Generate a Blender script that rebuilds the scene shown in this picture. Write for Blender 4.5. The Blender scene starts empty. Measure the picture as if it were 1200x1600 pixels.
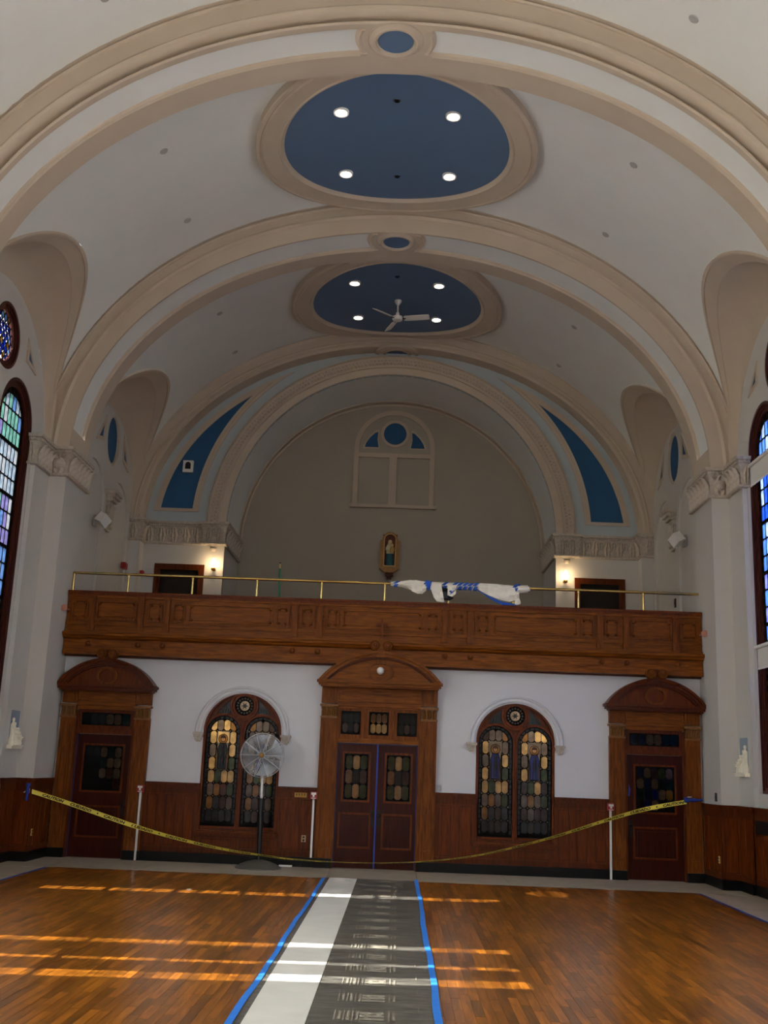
import bpy, bmesh, math, random
from mathutils import Vector, Matrix
from mathutils.geometry import tessellate_polygon

random.seed(7)
SC = bpy.context.scene
COL = SC.collection
PI = math.pi
sin, cos, sqrt = math.sin, math.cos, math.sqrt

# ------------------------------------------------------------------ camera
F, PITCH, YAW, ROLL, CX, EYE = 1688.554, .2296, -.0214, .0386, .393, 1.9
cp, sp, cy, sy, cr, sr = cos(PITCH), sin(PITCH), cos(YAW), sin(YAW), cos(ROLL), sin(ROLL)
fwd = Vector((sy*cp, cy*cp, sp)); rgt = Vector((cy, -sy, 0)); upv = rgt.cross(fwd)
R2 = rgt*cr + upv*sr; U2 = upv*cr - rgt*sr
cam = bpy.data.cameras.new('camera'); camo = bpy.data.objects.new('camera', cam); COL.objects.link(camo)
mw = Matrix((R2, U2, -fwd)).transposed().to_4x4(); mw.translation = Vector((CX, 0, EYE)); camo.matrix_world = mw
cam.sensor_fit = 'VERTICAL'; cam.sensor_height = 36; cam.sensor_width = 27
cam.lens = 36*F/1600; cam.clip_start = .05; cam.clip_end = 300
SC.camera = camo

# ------------------------------------------------------------------ world, sun, exposure
SC.view_settings.view_transform = 'Standard'; SC.view_settings.look = 'None'
SC.view_settings.gamma = 1; SC.view_settings.use_curve_mapping = False
SC.view_settings.exposure = 1.38
W = bpy.data.worlds.new('sky'); SC.world = W; W.use_nodes = True
nt = W.node_tree; nt.nodes.clear()
wo = nt.nodes.new('ShaderNodeOutputWorld'); bg = nt.nodes.new('ShaderNodeBackground')
tc = nt.nodes.new('ShaderNodeTexCoord'); sx = nt.nodes.new('ShaderNodeSeparateXYZ')
rp = nt.nodes.new('ShaderNodeValToRGB'); mr = nt.nodes.new('ShaderNodeMapRange')
mr.inputs[1].default_value = -1; mr.inputs[2].default_value = 1
nt.links.new(tc.outputs['Generated'], sx.inputs[0]); nt.links.new(sx.outputs[2], mr.inputs[0])
nt.links.new(mr.outputs[0], rp.inputs[0]); nt.links.new(rp.outputs[0], bg.inputs[0]); nt.links.new(bg.outputs[0], wo.inputs[0])
e = rp.color_ramp.elements
e[0].position = .47; e[0].color = (.26, .24, .20, 1)
e[1].position = 1.0; e[1].color = (.42, .60, .95, 1)
for p, c in ((.5, (.62, .64, .64, 1)), (.56, (.86, .92, 1, 1)), (.72, (.60, .76, 1, 1))):
    k = e.new(p); k.color = c
bg.inputs[1].default_value = 7.0
sun = bpy.data.lights.new('sun', 'SUN'); suno = bpy.data.objects.new('sun', sun); COL.objects.link(suno)
sun.energy = 10; sun.angle = .009; sun.color = (1, .96, .91)
SUN_TO = Vector((1, .07, -.92))
suno.rotation_euler = SUN_TO.to_track_quat('-Z', 'Y').to_euler(); suno.location = (-30, 15, 30)

# ------------------------------------------------------------------ materials
def srgb(r, g, b):
    f = lambda c: (c/255/12.92) if c/255 <= .04045 else ((c/255+.055)/1.055)**2.4
    return (f(r), f(g), f(b), 1)

def mat(name, col, rough=.6, metal=0, noise=0, scale=3, coat=0, bump=0, spec=None):
    m = bpy.data.materials.new(name); m.use_nodes = True; n = m.node_tree
    b = n.nodes['Principled BSDF']
    b.inputs['Base Color'].default_value = col; b.inputs['Roughness'].default_value = rough; b.inputs['Metallic'].default_value = metal
    b.inputs['Coat Weight'].default_value = coat
    if spec is not None: b.inputs['Specular IOR Level'].default_value = spec
    if noise or bump:
        t = n.nodes.new('ShaderNodeTexCoord'); ns = n.nodes.new('ShaderNodeTexNoise'); ns.inputs['Scale'].default_value = scale; ns.inputs['Detail'].default_value = 4
        n.links.new(t.outputs['Object'], ns.inputs['Vector'])
        if noise:
            r = n.nodes.new('ShaderNodeValToRGB')
            r.color_ramp.elements[0].position = .3; r.color_ramp.elements[1].position = .7
            r.color_ramp.elements[0].color = tuple(c*(1-noise) for c in col[:3])+(1,)
            r.color_ramp.elements[1].color = tuple(min(1, c*(1+noise)) for c in col[:3])+(1,)
            n.links.new(ns.outputs['Fac'], r.inputs[0]); n.links.new(r.outputs[0], b.inputs['Base Color'])
        if bump:
            bp = n.nodes.new('ShaderNodeBump'); bp.inputs['Strength'].default_value = bump; bp.inputs['Distance'].default_value = .02
            n.links.new(ns.outputs['Fac'], bp.inputs['Height']); n.links.new(bp.outputs[0], b.inputs['Normal'])
    return m

def wood(name, c1, c2, stretch=(14, 14, 1.2), rough=.42, vary=0.0, coat=.0, spec=.16):
    """streaky grain along the small axis of STRETCH; VARY shifts the tone from piece to piece"""
    m = bpy.data.materials.new(name); m.use_nodes = True; n = m.node_tree; b = n.nodes['Principled BSDF']
    t = n.nodes.new('ShaderNodeTexCoord'); mp = n.nodes.new('ShaderNodeMapping'); mp.inputs['Scale'].default_value = stretch
    ns = n.nodes.new('ShaderNodeTexNoise'); ns.inputs['Scale'].default_value = 2.2; ns.inputs['Detail'].default_value = 6; ns.inputs['Distortion'].default_value = .8
    r = n.nodes.new('ShaderNodeValToRGB'); r.color_ramp.elements[0].position = .32; r.color_ramp.elements[1].position = .68
    r.color_ramp.elements[0].color = c1; r.color_ramp.elements[1].color = c2
    n.links.new(t.outputs['Object'], mp.inputs[0])
    out = r.outputs[0]
    if vary:
        oi = n.nodes.new('ShaderNodeObjectInfo'); g = n.nodes.new('ShaderNodeNewGeometry')
        ad = n.nodes.new('ShaderNodeMath'); ad.operation = 'ADD'; fr = n.nodes.new('ShaderNodeMath'); fr.operation = 'FRACT'
        n.links.new(oi.outputs['Random'], ad.inputs[0]); n.links.new(g.outputs['Random Per Island'], ad.inputs[1]); n.links.new(ad.outputs[0], fr.inputs[0])
        off = n.nodes.new('ShaderNodeVectorMath'); off.operation = 'ADD'; sc = n.nodes.new('ShaderNodeMath'); sc.operation = 'MULTIPLY'; sc.inputs[1].default_value = 37
        n.links.new(fr.outputs[0], sc.inputs[0]); n.links.new(mp.outputs[0], off.inputs[0]); n.links.new(sc.outputs[0], off.inputs[1])
        n.links.new(off.outputs[0], ns.inputs['Vector'])
        mr = n.nodes.new('ShaderNodeMapRange'); mr.inputs[3].default_value = 1-vary; mr.inputs[4].default_value = 1+vary
        n.links.new(fr.outputs[0], mr.inputs[0])
        mx = n.nodes.new('ShaderNodeVectorMath'); mx.operation = 'SCALE'
        n.links.new(r.outputs[0], mx.inputs[0]); n.links.new(mr.outputs[0], mx.inputs['Scale']); out = mx.outputs[0]
    else:
        n.links.new(mp.outputs[0], ns.inputs['Vector'])
    n.links.new(ns.outputs['Fac'], r.inputs[0]); n.links.new(out, b.inputs['Base Color'])
    b.inputs['Roughness'].default_value = rough; b.inputs['Coat Weight'].default_value = coat; b.inputs['Coat Roughness'].default_value = .2; b.inputs['Specular IOR Level'].default_value = spec
    return m

def glass(name, col, clear=.5, rough=.15, opal=1.0):
    """stained glass: part clear and tinted, part opalescent"""
    m = bpy.data.materials.new(name); m.use_nodes = True; n = m.node_tree; n.nodes.clear()
    o = n.nodes.new('ShaderNodeOutputMaterial'); tr = n.nodes.new('ShaderNodeBsdfTransparent'); tl = n.nodes.new('ShaderNodeBsdfTranslucent')
    gl = n.nodes.new('ShaderNodeBsdfGlossy'); gl.inputs['Roughness'].default_value = rough; gl.inputs['Color'].default_value = (.8, .8, .8, 1)
    t = n.nodes.new('ShaderNodeTexCoord'); ns = n.nodes.new('ShaderNodeTexNoise'); ns.inputs['Scale'].default_value = 9
    r = n.nodes.new('ShaderNodeValToRGB'); r.color_ramp.elements[0].color = tuple(c*.72 for c in col[:3])+(1,); r.color_ramp.elements[1].color = tuple(min(1, c*1.15) for c in col[:3])+(1,)
    r.color_ramp.elements[0].position = .3; r.color_ramp.elements[1].position = .7
    n.links.new(t.outputs['Object'], ns.inputs[0]); n.links.new(ns.outputs['Fac'], r.inputs[0])
    n.links.new(r.outputs[0], tr.inputs['Color'])
    op = n.nodes.new('ShaderNodeVectorMath'); op.operation = 'SCALE'; op.inputs['Scale'].default_value = opal
    n.links.new(r.outputs[0], op.inputs[0]); n.links.new(op.outputs[0], tl.inputs['Color'])
    a = n.nodes.new('ShaderNodeMixShader'); a.inputs[0].default_value = clear
    n.links.new(tl.outputs[0], a.inputs[1]); n.links.new(tr.outputs[0], a.inputs[2])
    b = n.nodes.new('ShaderNodeMixShader'); b.inputs[0].default_value = .025
    n.links.new(a.outputs[0], b.inputs[1]); n.links.new(gl.outputs[0], b.inputs[2]); n.links.new(b.outputs[0], o.inputs[0])
    return m

def emit(name, col, s):
    m = bpy.data.materials.new(name); m.use_nodes = True; n = m.node_tree; n.nodes.clear()
    o = n.nodes.new('ShaderNodeOutputMaterial'); x = n.nodes.new('ShaderNodeEmission'); x.inputs[0].default_value = col; x.inputs[1].default_value = s
    n.links.new(x.outputs[0], o.inputs[0]); return m

WHITE = mat('white_plaster', srgb(224, 225, 220), .75, noise=.02, scale=1.5)
WALLW = mat('wall_white_paint', srgb(212, 212, 215), .6, noise=.015, scale=2)
TAN = mat('tan_plaster', srgb(192, 176, 156), .7, noise=.03, scale=2)
CREAM = mat('cream_wall_paint', srgb(168, 160, 144), .7, noise=.02, scale=1.2)
STONEWHITE = mat('side_wall_paint', srgb(196, 192, 185), .65, noise=.02, scale=1.5)
BLUE = mat('blue_ceiling_paint', srgb(88, 112, 142), .7, noise=.03, scale=2)
BLUED = mat('deep_blue_paint', srgb(30, 84, 126), .7, noise=.04, scale=2)
PALEBLUE = mat('pale_blue_grey_paint', srgb(176, 186, 188), .7, noise=.02, scale=2)
CARVE = mat('carved_plaster', srgb(184, 173, 158), .8, noise=.16, scale=14, bump=.9)
OAK = wood('golden_oak', srgb(88, 42, 6), srgb(142, 80, 20), (1.2, 12, 14))
OAKV = wood('golden_oak_upright', srgb(84, 40, 6), srgb(132, 72, 18), (14, 14, 1.2))
WAIN = wood('red_brown_oak', srgb(76, 30, 5), srgb(114, 52, 12), (14, 14, 1.2), .35)
WAIND = wood('dark_red_oak', srgb(64, 24, 4), srgb(98, 43, 10), (14, 14, 1.2), .35)
DOORW = wood('mahogany', srgb(44, 10, 3), srgb(64, 18, 6), (12, 12, 1), .3)
DARKW = wood('dark_window_wood', srgb(58, 26, 20), srgb(78, 36, 26), (12, 12, 1), .4)
GOLDC = mat('gilded_carving', srgb(124, 80, 30), .5, metal=.2, noise=.25, scale=30, bump=.5)
FLOORW = wood('floor_oak', srgb(108, 58, 8), srgb(170, 104, 28), (9, .7, 4), .28, vary=.42, coat=.25, spec=.4)
SUB = mat('floor_joint_brown', srgb(84, 44, 14), .6)
SLAB = mat('grey_stone', srgb(184, 172, 150), .45, noise=.1, scale=3)
BLACKB = mat('black_marble', srgb(10, 10, 10), .35, noise=.3, scale=5, spec=.2)
LEAD = mat('lead_came', srgb(15, 14, 12), .8, spec=.1)
BRASS = mat('polished_brass', srgb(206, 178, 110), .2, metal=1)
DBRASS = mat('dull_brass', srgb(150, 112, 52), .4, metal=.8)
IRON = mat('dark_bronze', srgb(34, 28, 24), .4, metal=.6)
CHROME = mat('grey_metal', srgb(150, 152, 155), .35, metal=.9)
BLK = mat('black_paint', srgb(14, 14, 14), .4)
WPAINT = mat('white_enamel', srgb(228, 226, 220), .35)
GREYD = mat('grey_cover', srgb(172, 171, 166), .6)
RED = mat('red_enamel', srgb(150, 22, 22), .35)
PINK = mat('copper_pipe', srgb(186, 130, 112), .4, metal=.3)
TAPEB = mat('blue_masking_tape', srgb(42, 128, 226), .6, noise=.08, scale=14)
TAPED = mat('deep_blue_tape', srgb(30, 58, 150), .6, noise=.08, scale=14)
YEL = mat('yellow_tape', srgb(232, 216, 84), .5)
FELT = None
PAPERW = mat('white_paper', srgb(226, 222, 210), .5, noise=.05, scale=3)
PRINT = mat('pale_print', srgb(144, 137, 120), .7)
CLOTH = mat('white_cloth', srgb(240, 233, 218), .85, noise=.06, scale=12, bump=.6)
CLOTHB = mat('blue_cloth', srgb(38, 92, 190), .8, noise=.06, scale=12)
GREEN = mat('green_paint', srgb(20, 120, 78), .5)
YELLOWW = mat('pale_wood', srgb(206, 172, 104), .6)
GILT = mat('gilt_frame', srgb(150, 112, 60), .5, metal=.3, noise=.2, scale=20)
LAMPW = emit('lamp_glow', (1, .86, .66, 1), 14)
BULB = emit('bulb_glow', (1, .70, .38, 1), 10)
OPENING_SHADE = mat('opening_shade', srgb(26, 16, 12), .8)  # dark tone standing for the shade inside the gallery doorways
FABW = mat('shade_fabric', srgb(214, 212, 204), .8)
RELIEF = mat('cream_relief_plaster', srgb(236, 228, 206), .7, noise=.05, scale=10)

def felt_mat():
    m = mat('dark_grey_felt', srgb(70, 68, 64), .42); n = m.node_tree; b = n.nodes['Principled BSDF']
    t = n.nodes.new('ShaderNodeTexCoord'); mp = n.nodes.new('ShaderNodeMapping'); mp.inputs['Scale'].default_value = (1.2, 5, 1)
    ns = n.nodes.new('ShaderNodeTexNoise'); ns.inputs['Scale'].default_value = 2.5; ns.inputs['Detail'].default_value = 8; ns.inputs['Roughness'].default_value = .7
    r = n.nodes.new('ShaderNodeValToRGB'); r.color_ramp.elements[0].color = srgb(60, 58, 53); r.color_ramp.elements[1].color = srgb(132, 127, 115)
    r.color_ramp.elements[0].position = .35; r.color_ramp.elements[1].position = .72
    n.links.new(t.outputs['Object'], mp.inputs[0]); n.links.new(mp.outputs[0], ns.inputs[0]); n.links.new(ns.outputs['Fac'], r.inputs[0]); n.links.new(r.outputs[0], b.inputs['Base Color'])
    bp = n.nodes.new('ShaderNodeBump'); bp.inputs['Strength'].default_value = .35; bp.inputs['Distance'].default_value = .01
    n.links.new(ns.outputs['Fac'], bp.inputs['Height']); n.links.new(bp.outputs[0], b.inputs['Normal'])
    return m
FELT = felt_mat()

def plastic():
    m = bpy.data.materials.new('clear_plastic_wrap'); m.use_nodes = True; n = m.node_tree; n.nodes.clear()
    o = n.nodes.new('ShaderNodeOutputMaterial'); tr = n.nodes.new('ShaderNodeBsdfTransparent'); tr.inputs[0].default_value = (.9, .92, .94, 1)
    gl = n.nodes.new('ShaderNodeBsdfGlossy'); gl.inputs['Roughness'].default_value = .25
    df = n.nodes.new('ShaderNodeBsdfDiffuse'); df.inputs[0].default_value = (.75, .77, .8, 1)
    a = n.nodes.new('ShaderNodeMixShader'); a.inputs[0].default_value = .13; b = n.nodes.new('ShaderNodeMixShader'); b.inputs[0].default_value = .14
    n.links.new(tr.outputs[0], a.inputs[1]); n.links.new(df.outputs[0], a.inputs[2]); n.links.new(a.outputs[0], b.inputs[1]); n.links.new(gl.outputs[0], b.inputs[2]); n.links.new(b.outputs[0], o.inputs[0])
    t = n.nodes.new('ShaderNodeTexCoord'); ns = n.nodes.new('ShaderNodeTexNoise'); ns.inputs['Scale'].default_value = 7; ns.inputs['Distortion'].default_value = 2
    bp = n.nodes.new('ShaderNodeBump'); bp.inputs['Strength'].default_value = .9; bp.inputs['Distance'].default_value = .06
    n.links.new(t.outputs['Object'], ns.inputs[0]); n.links.new(ns.outputs[0], bp.inputs['Height']); n.links.new(bp.outputs[0], gl.inputs['Normal'])
    return m
WRAP = plastic()

G = {k: glass('glass_'+k, c, cl) for k, c, cl in (
    ('cream', srgb(236, 214, 170), .22), ('grey', srgb(168, 156, 142), .22), ('ochre', srgb(196, 162, 96), .2), ('amber', srgb(150, 108, 56), .2),
    ('brown', srgb(120, 84, 56), .2), ('green', srgb(112, 130, 48), .25), ('dark', srgb(40, 44, 42), .3), ('navy', srgb(44, 72, 170), .25),
    ('border', srgb(58, 52, 38), .2), ('dimmed_grey', srgb(92, 86, 80), .2), ('teal', srgb(38, 92, 96), .3), ('blue', srgb(40, 76, 136), .3), ('skin', srgb(232, 196, 150), .2))}
NGC = (('lilac', srgb(206, 198, 236)), ('pale', srgb(226, 236, 250)), ('mint', srgb(192, 232, 220)), ('sky', srgb(176, 206, 250)),
    ('clear', srgb(244, 248, 252)), ('gold', srgb(190, 160, 96)), ('blue', srgb(70, 110, 214)), ('grey', srgb(180, 190, 200)))
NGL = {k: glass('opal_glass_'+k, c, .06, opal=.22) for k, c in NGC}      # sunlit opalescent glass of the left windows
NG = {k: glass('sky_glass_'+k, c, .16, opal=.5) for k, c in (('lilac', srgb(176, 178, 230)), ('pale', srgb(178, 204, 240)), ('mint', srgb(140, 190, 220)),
    ('sky', srgb(146, 182, 240)), ('clear', srgb(206, 218, 244)), ('gold', srgb(150, 130, 96)), ('blue', srgb(104, 146, 230)), ('grey', srgb(120, 140, 170)))}   # right windows: blue of the sky put into the glass tint
OPAL = glass('opal_sheet', srgb(250, 246, 236), .12, opal=.95); CLEARG = glass('sun_streak_strip', srgb(246, 248, 250), .92)  # sheet kept bright to fill the nave, strips added for sun streaks

# ------------------------------------------------------------------ mesh helpers
WL = {}
def link(o): COL.objects.link(o); return o

class M:
    def __init__(s): s.v = []; s.f = []
    def add(s, v, f):
        k = len(s.v); s.v += [tuple(p) for p in v]; s.f += [tuple(i+k for i in q) for q in f]; return s
    def box(s, x0, x1, y0, y1, z0, z1):
        return s.add([(x0,y0,z0),(x1,y0,z0),(x1,y1,z0),(x0,y1,z0),(x0,y0,z1),(x1,y0,z1),(x1,y1,z1),(x0,y1,z1)],
                     [(0,3,2,1),(4,5,6,7),(0,1,5,4),(1,2,6,5),(2,3,7,6),(3,0,4,7)])
    def grid(s, rows, wrap=False):
        n = len(rows[0]); f = []
        for i in range(len(rows)-1):
            for j in range(n-1+(1 if wrap else 0)):
                a, b = i*n+j, i*n+(j+1) % n
                f.append((a, b, b+n, a+n))
        return s.add([p for r in rows for p in r], f)
    def plate(s, outer, holes, fn, w0, w1):
        """solid slab: 2D polygon with holes, FN maps (u, v, w) to space"""
        loops = [outer]+list(holes); pts = [p for l in loops for p in l]; n = len(pts)
        tr = tessellate_polygon([[Vector((p[0], p[1], 0)) for p in l] for l in loops])
        v = [fn(p[0], p[1], w0) for p in pts]+[fn(p[0], p[1], w1) for p in pts]
        f = [tuple(t) for t in tr]+[tuple(i+n for i in reversed(t)) for t in tr]
        k = 0
        for l in loops:
            m = len(l)
            for i in range(m): a, b = k+i, k+(i+1) % m; f.append((a, b, b+n, a+n))
            k += m
        return s.add(v, f)
    def tube(s, path, r, n=8, caps=True):
        path = [Vector(p) for p in path]; rows = []
        rr = r if isinstance(r, (list, tuple)) else [r]*len(path)
        for i, p in enumerate(path):
            d = (path[min(i+1, len(path)-1)]-path[max(i-1, 0)]).normalized()
            a = d.cross(Vector((0, 0, 1)) if abs(d.z) < .9 else Vector((1, 0, 0))).normalized(); b = d.cross(a)
            rows.append([p+(a*cos(t*2*PI/n)+b*sin(t*2*PI/n))*rr[i] for t in range(n)])
        k = len(s.v); s.grid(rows, True)
        if caps: s.f += [tuple(k+i for i in range(n)), tuple(k+(len(path)-1)*n+i for i in reversed(range(n)))]
        return s
    def lathe(s, prof, c=(0, 0, 0), n=20, axis='z'):
        rows = []
        for r, h in prof:
            row = []
            for t in range(n):
                a, b = r*cos(2*PI*t/n), r*sin(2*PI*t/n)
                p = {'z': (a, b, h), 'y': (a, h, b), 'x': (h, a, b)}[axis]
                row.append((p[0]+c[0], p[1]+c[1], p[2]+c[2]))
            rows.append(row)
        k = len(s.v); s.grid(rows, True)
        s.f += [tuple(k+i for i in reversed(range(n))), tuple(k+(len(prof)-1)*n+i for i in range(n))]
        return s

def mesh(name, m, material, smooth=False):
    me = bpy.data.meshes.new(name); me.from_pydata(m.v, [], m.f)
    bm = bmesh.new(); bm.from_mesh(me); bmesh.ops.remove_doubles(bm, verts=bm.verts, dist=1e-5)
    bmesh.ops.recalc_face_normals(bm, faces=bm.faces); bm.to_mesh(me); bm.free()
    if material: me.materials.append(material)
    if smooth:
        me.shade_smooth(); me.set_sharp_from_angle(angle=math.radians(32))
    return me

def tag(o, label=None, cat=None, kind=None, group=None):
    if label: o['label'] = label
    if cat: o['category'] = cat
    if kind: o['kind'] = kind
    if group: o['group'] = group
    return o

def obj(name, m, material, parent=None, smooth=False, **k):
    """one mesh object, built in world coordinates"""
    base = WL[parent.name] if parent else Vector((0, 0, 0))
    if base.length > 0: m.v = [(p[0]-base.x, p[1]-base.y, p[2]-base.z) for p in m.v]
    o = link(bpy.data.objects.new(name, mesh(name, m, material, smooth))); WL[o.name] = base.copy()
    if parent: o.parent = parent
    return tag(o, **k)

def inst(name, me, parent, loc, rot=None, sc=None):
    """object sharing mesh data; LOC in world coordinates"""
    o = link(bpy.data.objects.new(name, me)); o.parent = parent
    base = WL[parent.name] if parent else Vector((0, 0, 0))
    o.location = Vector(loc)-base; WL[o.name] = Vector(loc)
    if rot: o.rotation_euler = rot
    if sc: o.scale = sc
    return o

def thing(name, loc, label, cat, kind=None, group=None, parent=None):
    o = link(bpy.data.objects.new(name, None)); WL[o.name] = Vector(loc); o.location = loc
    o.empty_display_size = .1
    if parent: o.parent = parent; o.location = Vector(loc)-WL[parent.name]
    return tag(o, label, cat, kind, group)

def XZ(y): return lambda u, v, w: (u, y+w, v)
def YZ(x): return lambda u, v, w: (x+w, u, v)
def XY(z): return lambda u, v, w: (u, v, z+w)
def rect(u0, u1, v0, v1): return [(u0, v0), (u1, v0), (u1, v1), (u0, v1)]
def circ(c, r, n=32, ry=None): return [(c[0]+r*cos(2*PI*i/n), c[1]+(ry or r)*sin(2*PI*i/n)) for i in range(n)]
def arc(c, r, a0, a1, n=16): return [(c[0]+r*cos(a0+(a1-a0)*i/n), c[1]+r*sin(a0+(a1-a0)*i/n)) for i in range(n+1)]
def lancet(c, hw, v0, sp, n=20): return [(c-hw, v0), (c+hw, v0)]+arc((c, sp), hw, 0, PI, n)
def clip_poly(p, cl):
    """convex clip"""
    out = p
    for i in range(len(cl)):
        a, b = cl[i], cl[(i+1) % len(cl)]; src, out = out, []
        side = lambda q: (b[0]-a[0])*(q[1]-a[1])-(b[1]-a[1])*(q[0]-a[0])
        for j in range(len(src)):
            p0, p1 = src[j-1], src[j]; s0, s1 = side(p0), side(p1)
            if (s0 >= 0) != (s1 >= 0):
                t = s0/(s0-s1); out.append((p0[0]+t*(p1[0]-p0[0]), p0[1]+t*(p1[1]-p0[1])))
            if s1 >= 0: out.append(p1)
        if len(out) < 3: return []
    return out
def area(p): return abs(sum(p[i-1][0]*p[i][1]-p[i][0]*p[i-1][1] for i in range(len(p))))/2

# ================================================================== SETTING
C0 = 7.6                       # springing height of the vault
FA, FB = 6.72, 5.40            # vault field: half width and rise
WX = 6.62                      # side walls
BACK = 21.086                  # plane of the lower back wall
EW, E3 = 26.9, 29.25           # gallery end wall and the wall of its recess
def el(a, b, t, y): return (a*cos(t), y, C0+b*sin(t))

# ---- ceiling
ceil = thing('ceiling', (0, 17, 12.9), 'white plaster barrel vault with tan ribs and blue painted ovals', 'ceiling', 'structure')
LUN = {17.45: (17.55, 2.62, 3.06), 24.1: (24.35, 2.75, 3.17)}
def vault_field(y0, y1, lun):
    yc, hw, B = lun; m = M(); rows = []
    ys = sorted(set([y0+(y1-y0)*i/40 for i in range(41)]+[min(max(yc+hw*cos(PI*i/30), y0), y1) for i in range(31)]))
    for y in ys:
        q = 1-((y-yc)/hw)**2
        t0 = math.asin(min(1, max(.02, B*sqrt(q)/FB if q > 0 else .02)))
        rows.append([el(FA, FB, t0+(PI-2*t0)*j/64, y) for j in range(65)])
    return m.grid(rows)
def lunette(y0, y1, lun, wc, side):
    """tan penetration between vault and window wall: edge band, then hollow cone"""
    yc, hw, B = lun; band, cone, lip = [], [], []
    for i in range(49):
        f = PI*i/48
        yy = min(max(yc+hw*cos(f), y0), y1); q = max(0, 1-((yy-yc)/hw)**2); z = C0+B*sqrt(q)
        a = Vector((FA*sqrt(max(0, 1-((z-C0)/FB)**2)), yy, z))
        wq = Vector((WX, min(max(wc+2.36*cos(f), y0), y1), 7.5+2.36*sin(f)))
        if i in (0, 48): wq.z = C0; a.z = C0
        n = Vector((-.6, 0, -.8))*.05
        p1 = a.lerp(wq, .05); p2 = a.lerp(wq, .26)
        lip.append([a-n*.2, a+n*.9, a.lerp(wq, .025)+n*1.1, p1+n, p1+n*.6])
        band.append([p1+n*.6, p2+n*.1, p2-n*.1])
        cv = []
        for k in range(9):
            t = .26+(1-.26)*k/8; u = (t-.26)/.74
            cv.append(a.lerp(wq, t)-n*.1*(1-u)+Vector((.5, 0, .35))*.28*sin(PI*u))
        cone.append(cv)
    out = []
    for rows in (lip, band, cone):
        out.append(M().grid([[(side*p.x, p.y, p.z) for p in r] for r in rows]))
    return out
def bay(y0, y1, yc, lun, shown=True):
    obj('vault_field', vault_field(y0, y1, lun), WHITE, ceil, True)
    for s in (-1, 1):
        l, b, c = lunette(y0, y1, lun, yc, s)
        o = obj('lunette', c, TAN, ceil, True)
        b.add(l.v, l.f); obj('lunette_border', b, TAN, o, True)
bay(14.8, 19.92, 17.45, LUN[17.45])
bay(21.2, 26.5, 24.1, LUN[24.1])
for k in range(3): 
    y = 8.5-6.3*k
    bay(y, y+5.12, y+2.65, (y+2.75, 2.62, 3.06))

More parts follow.
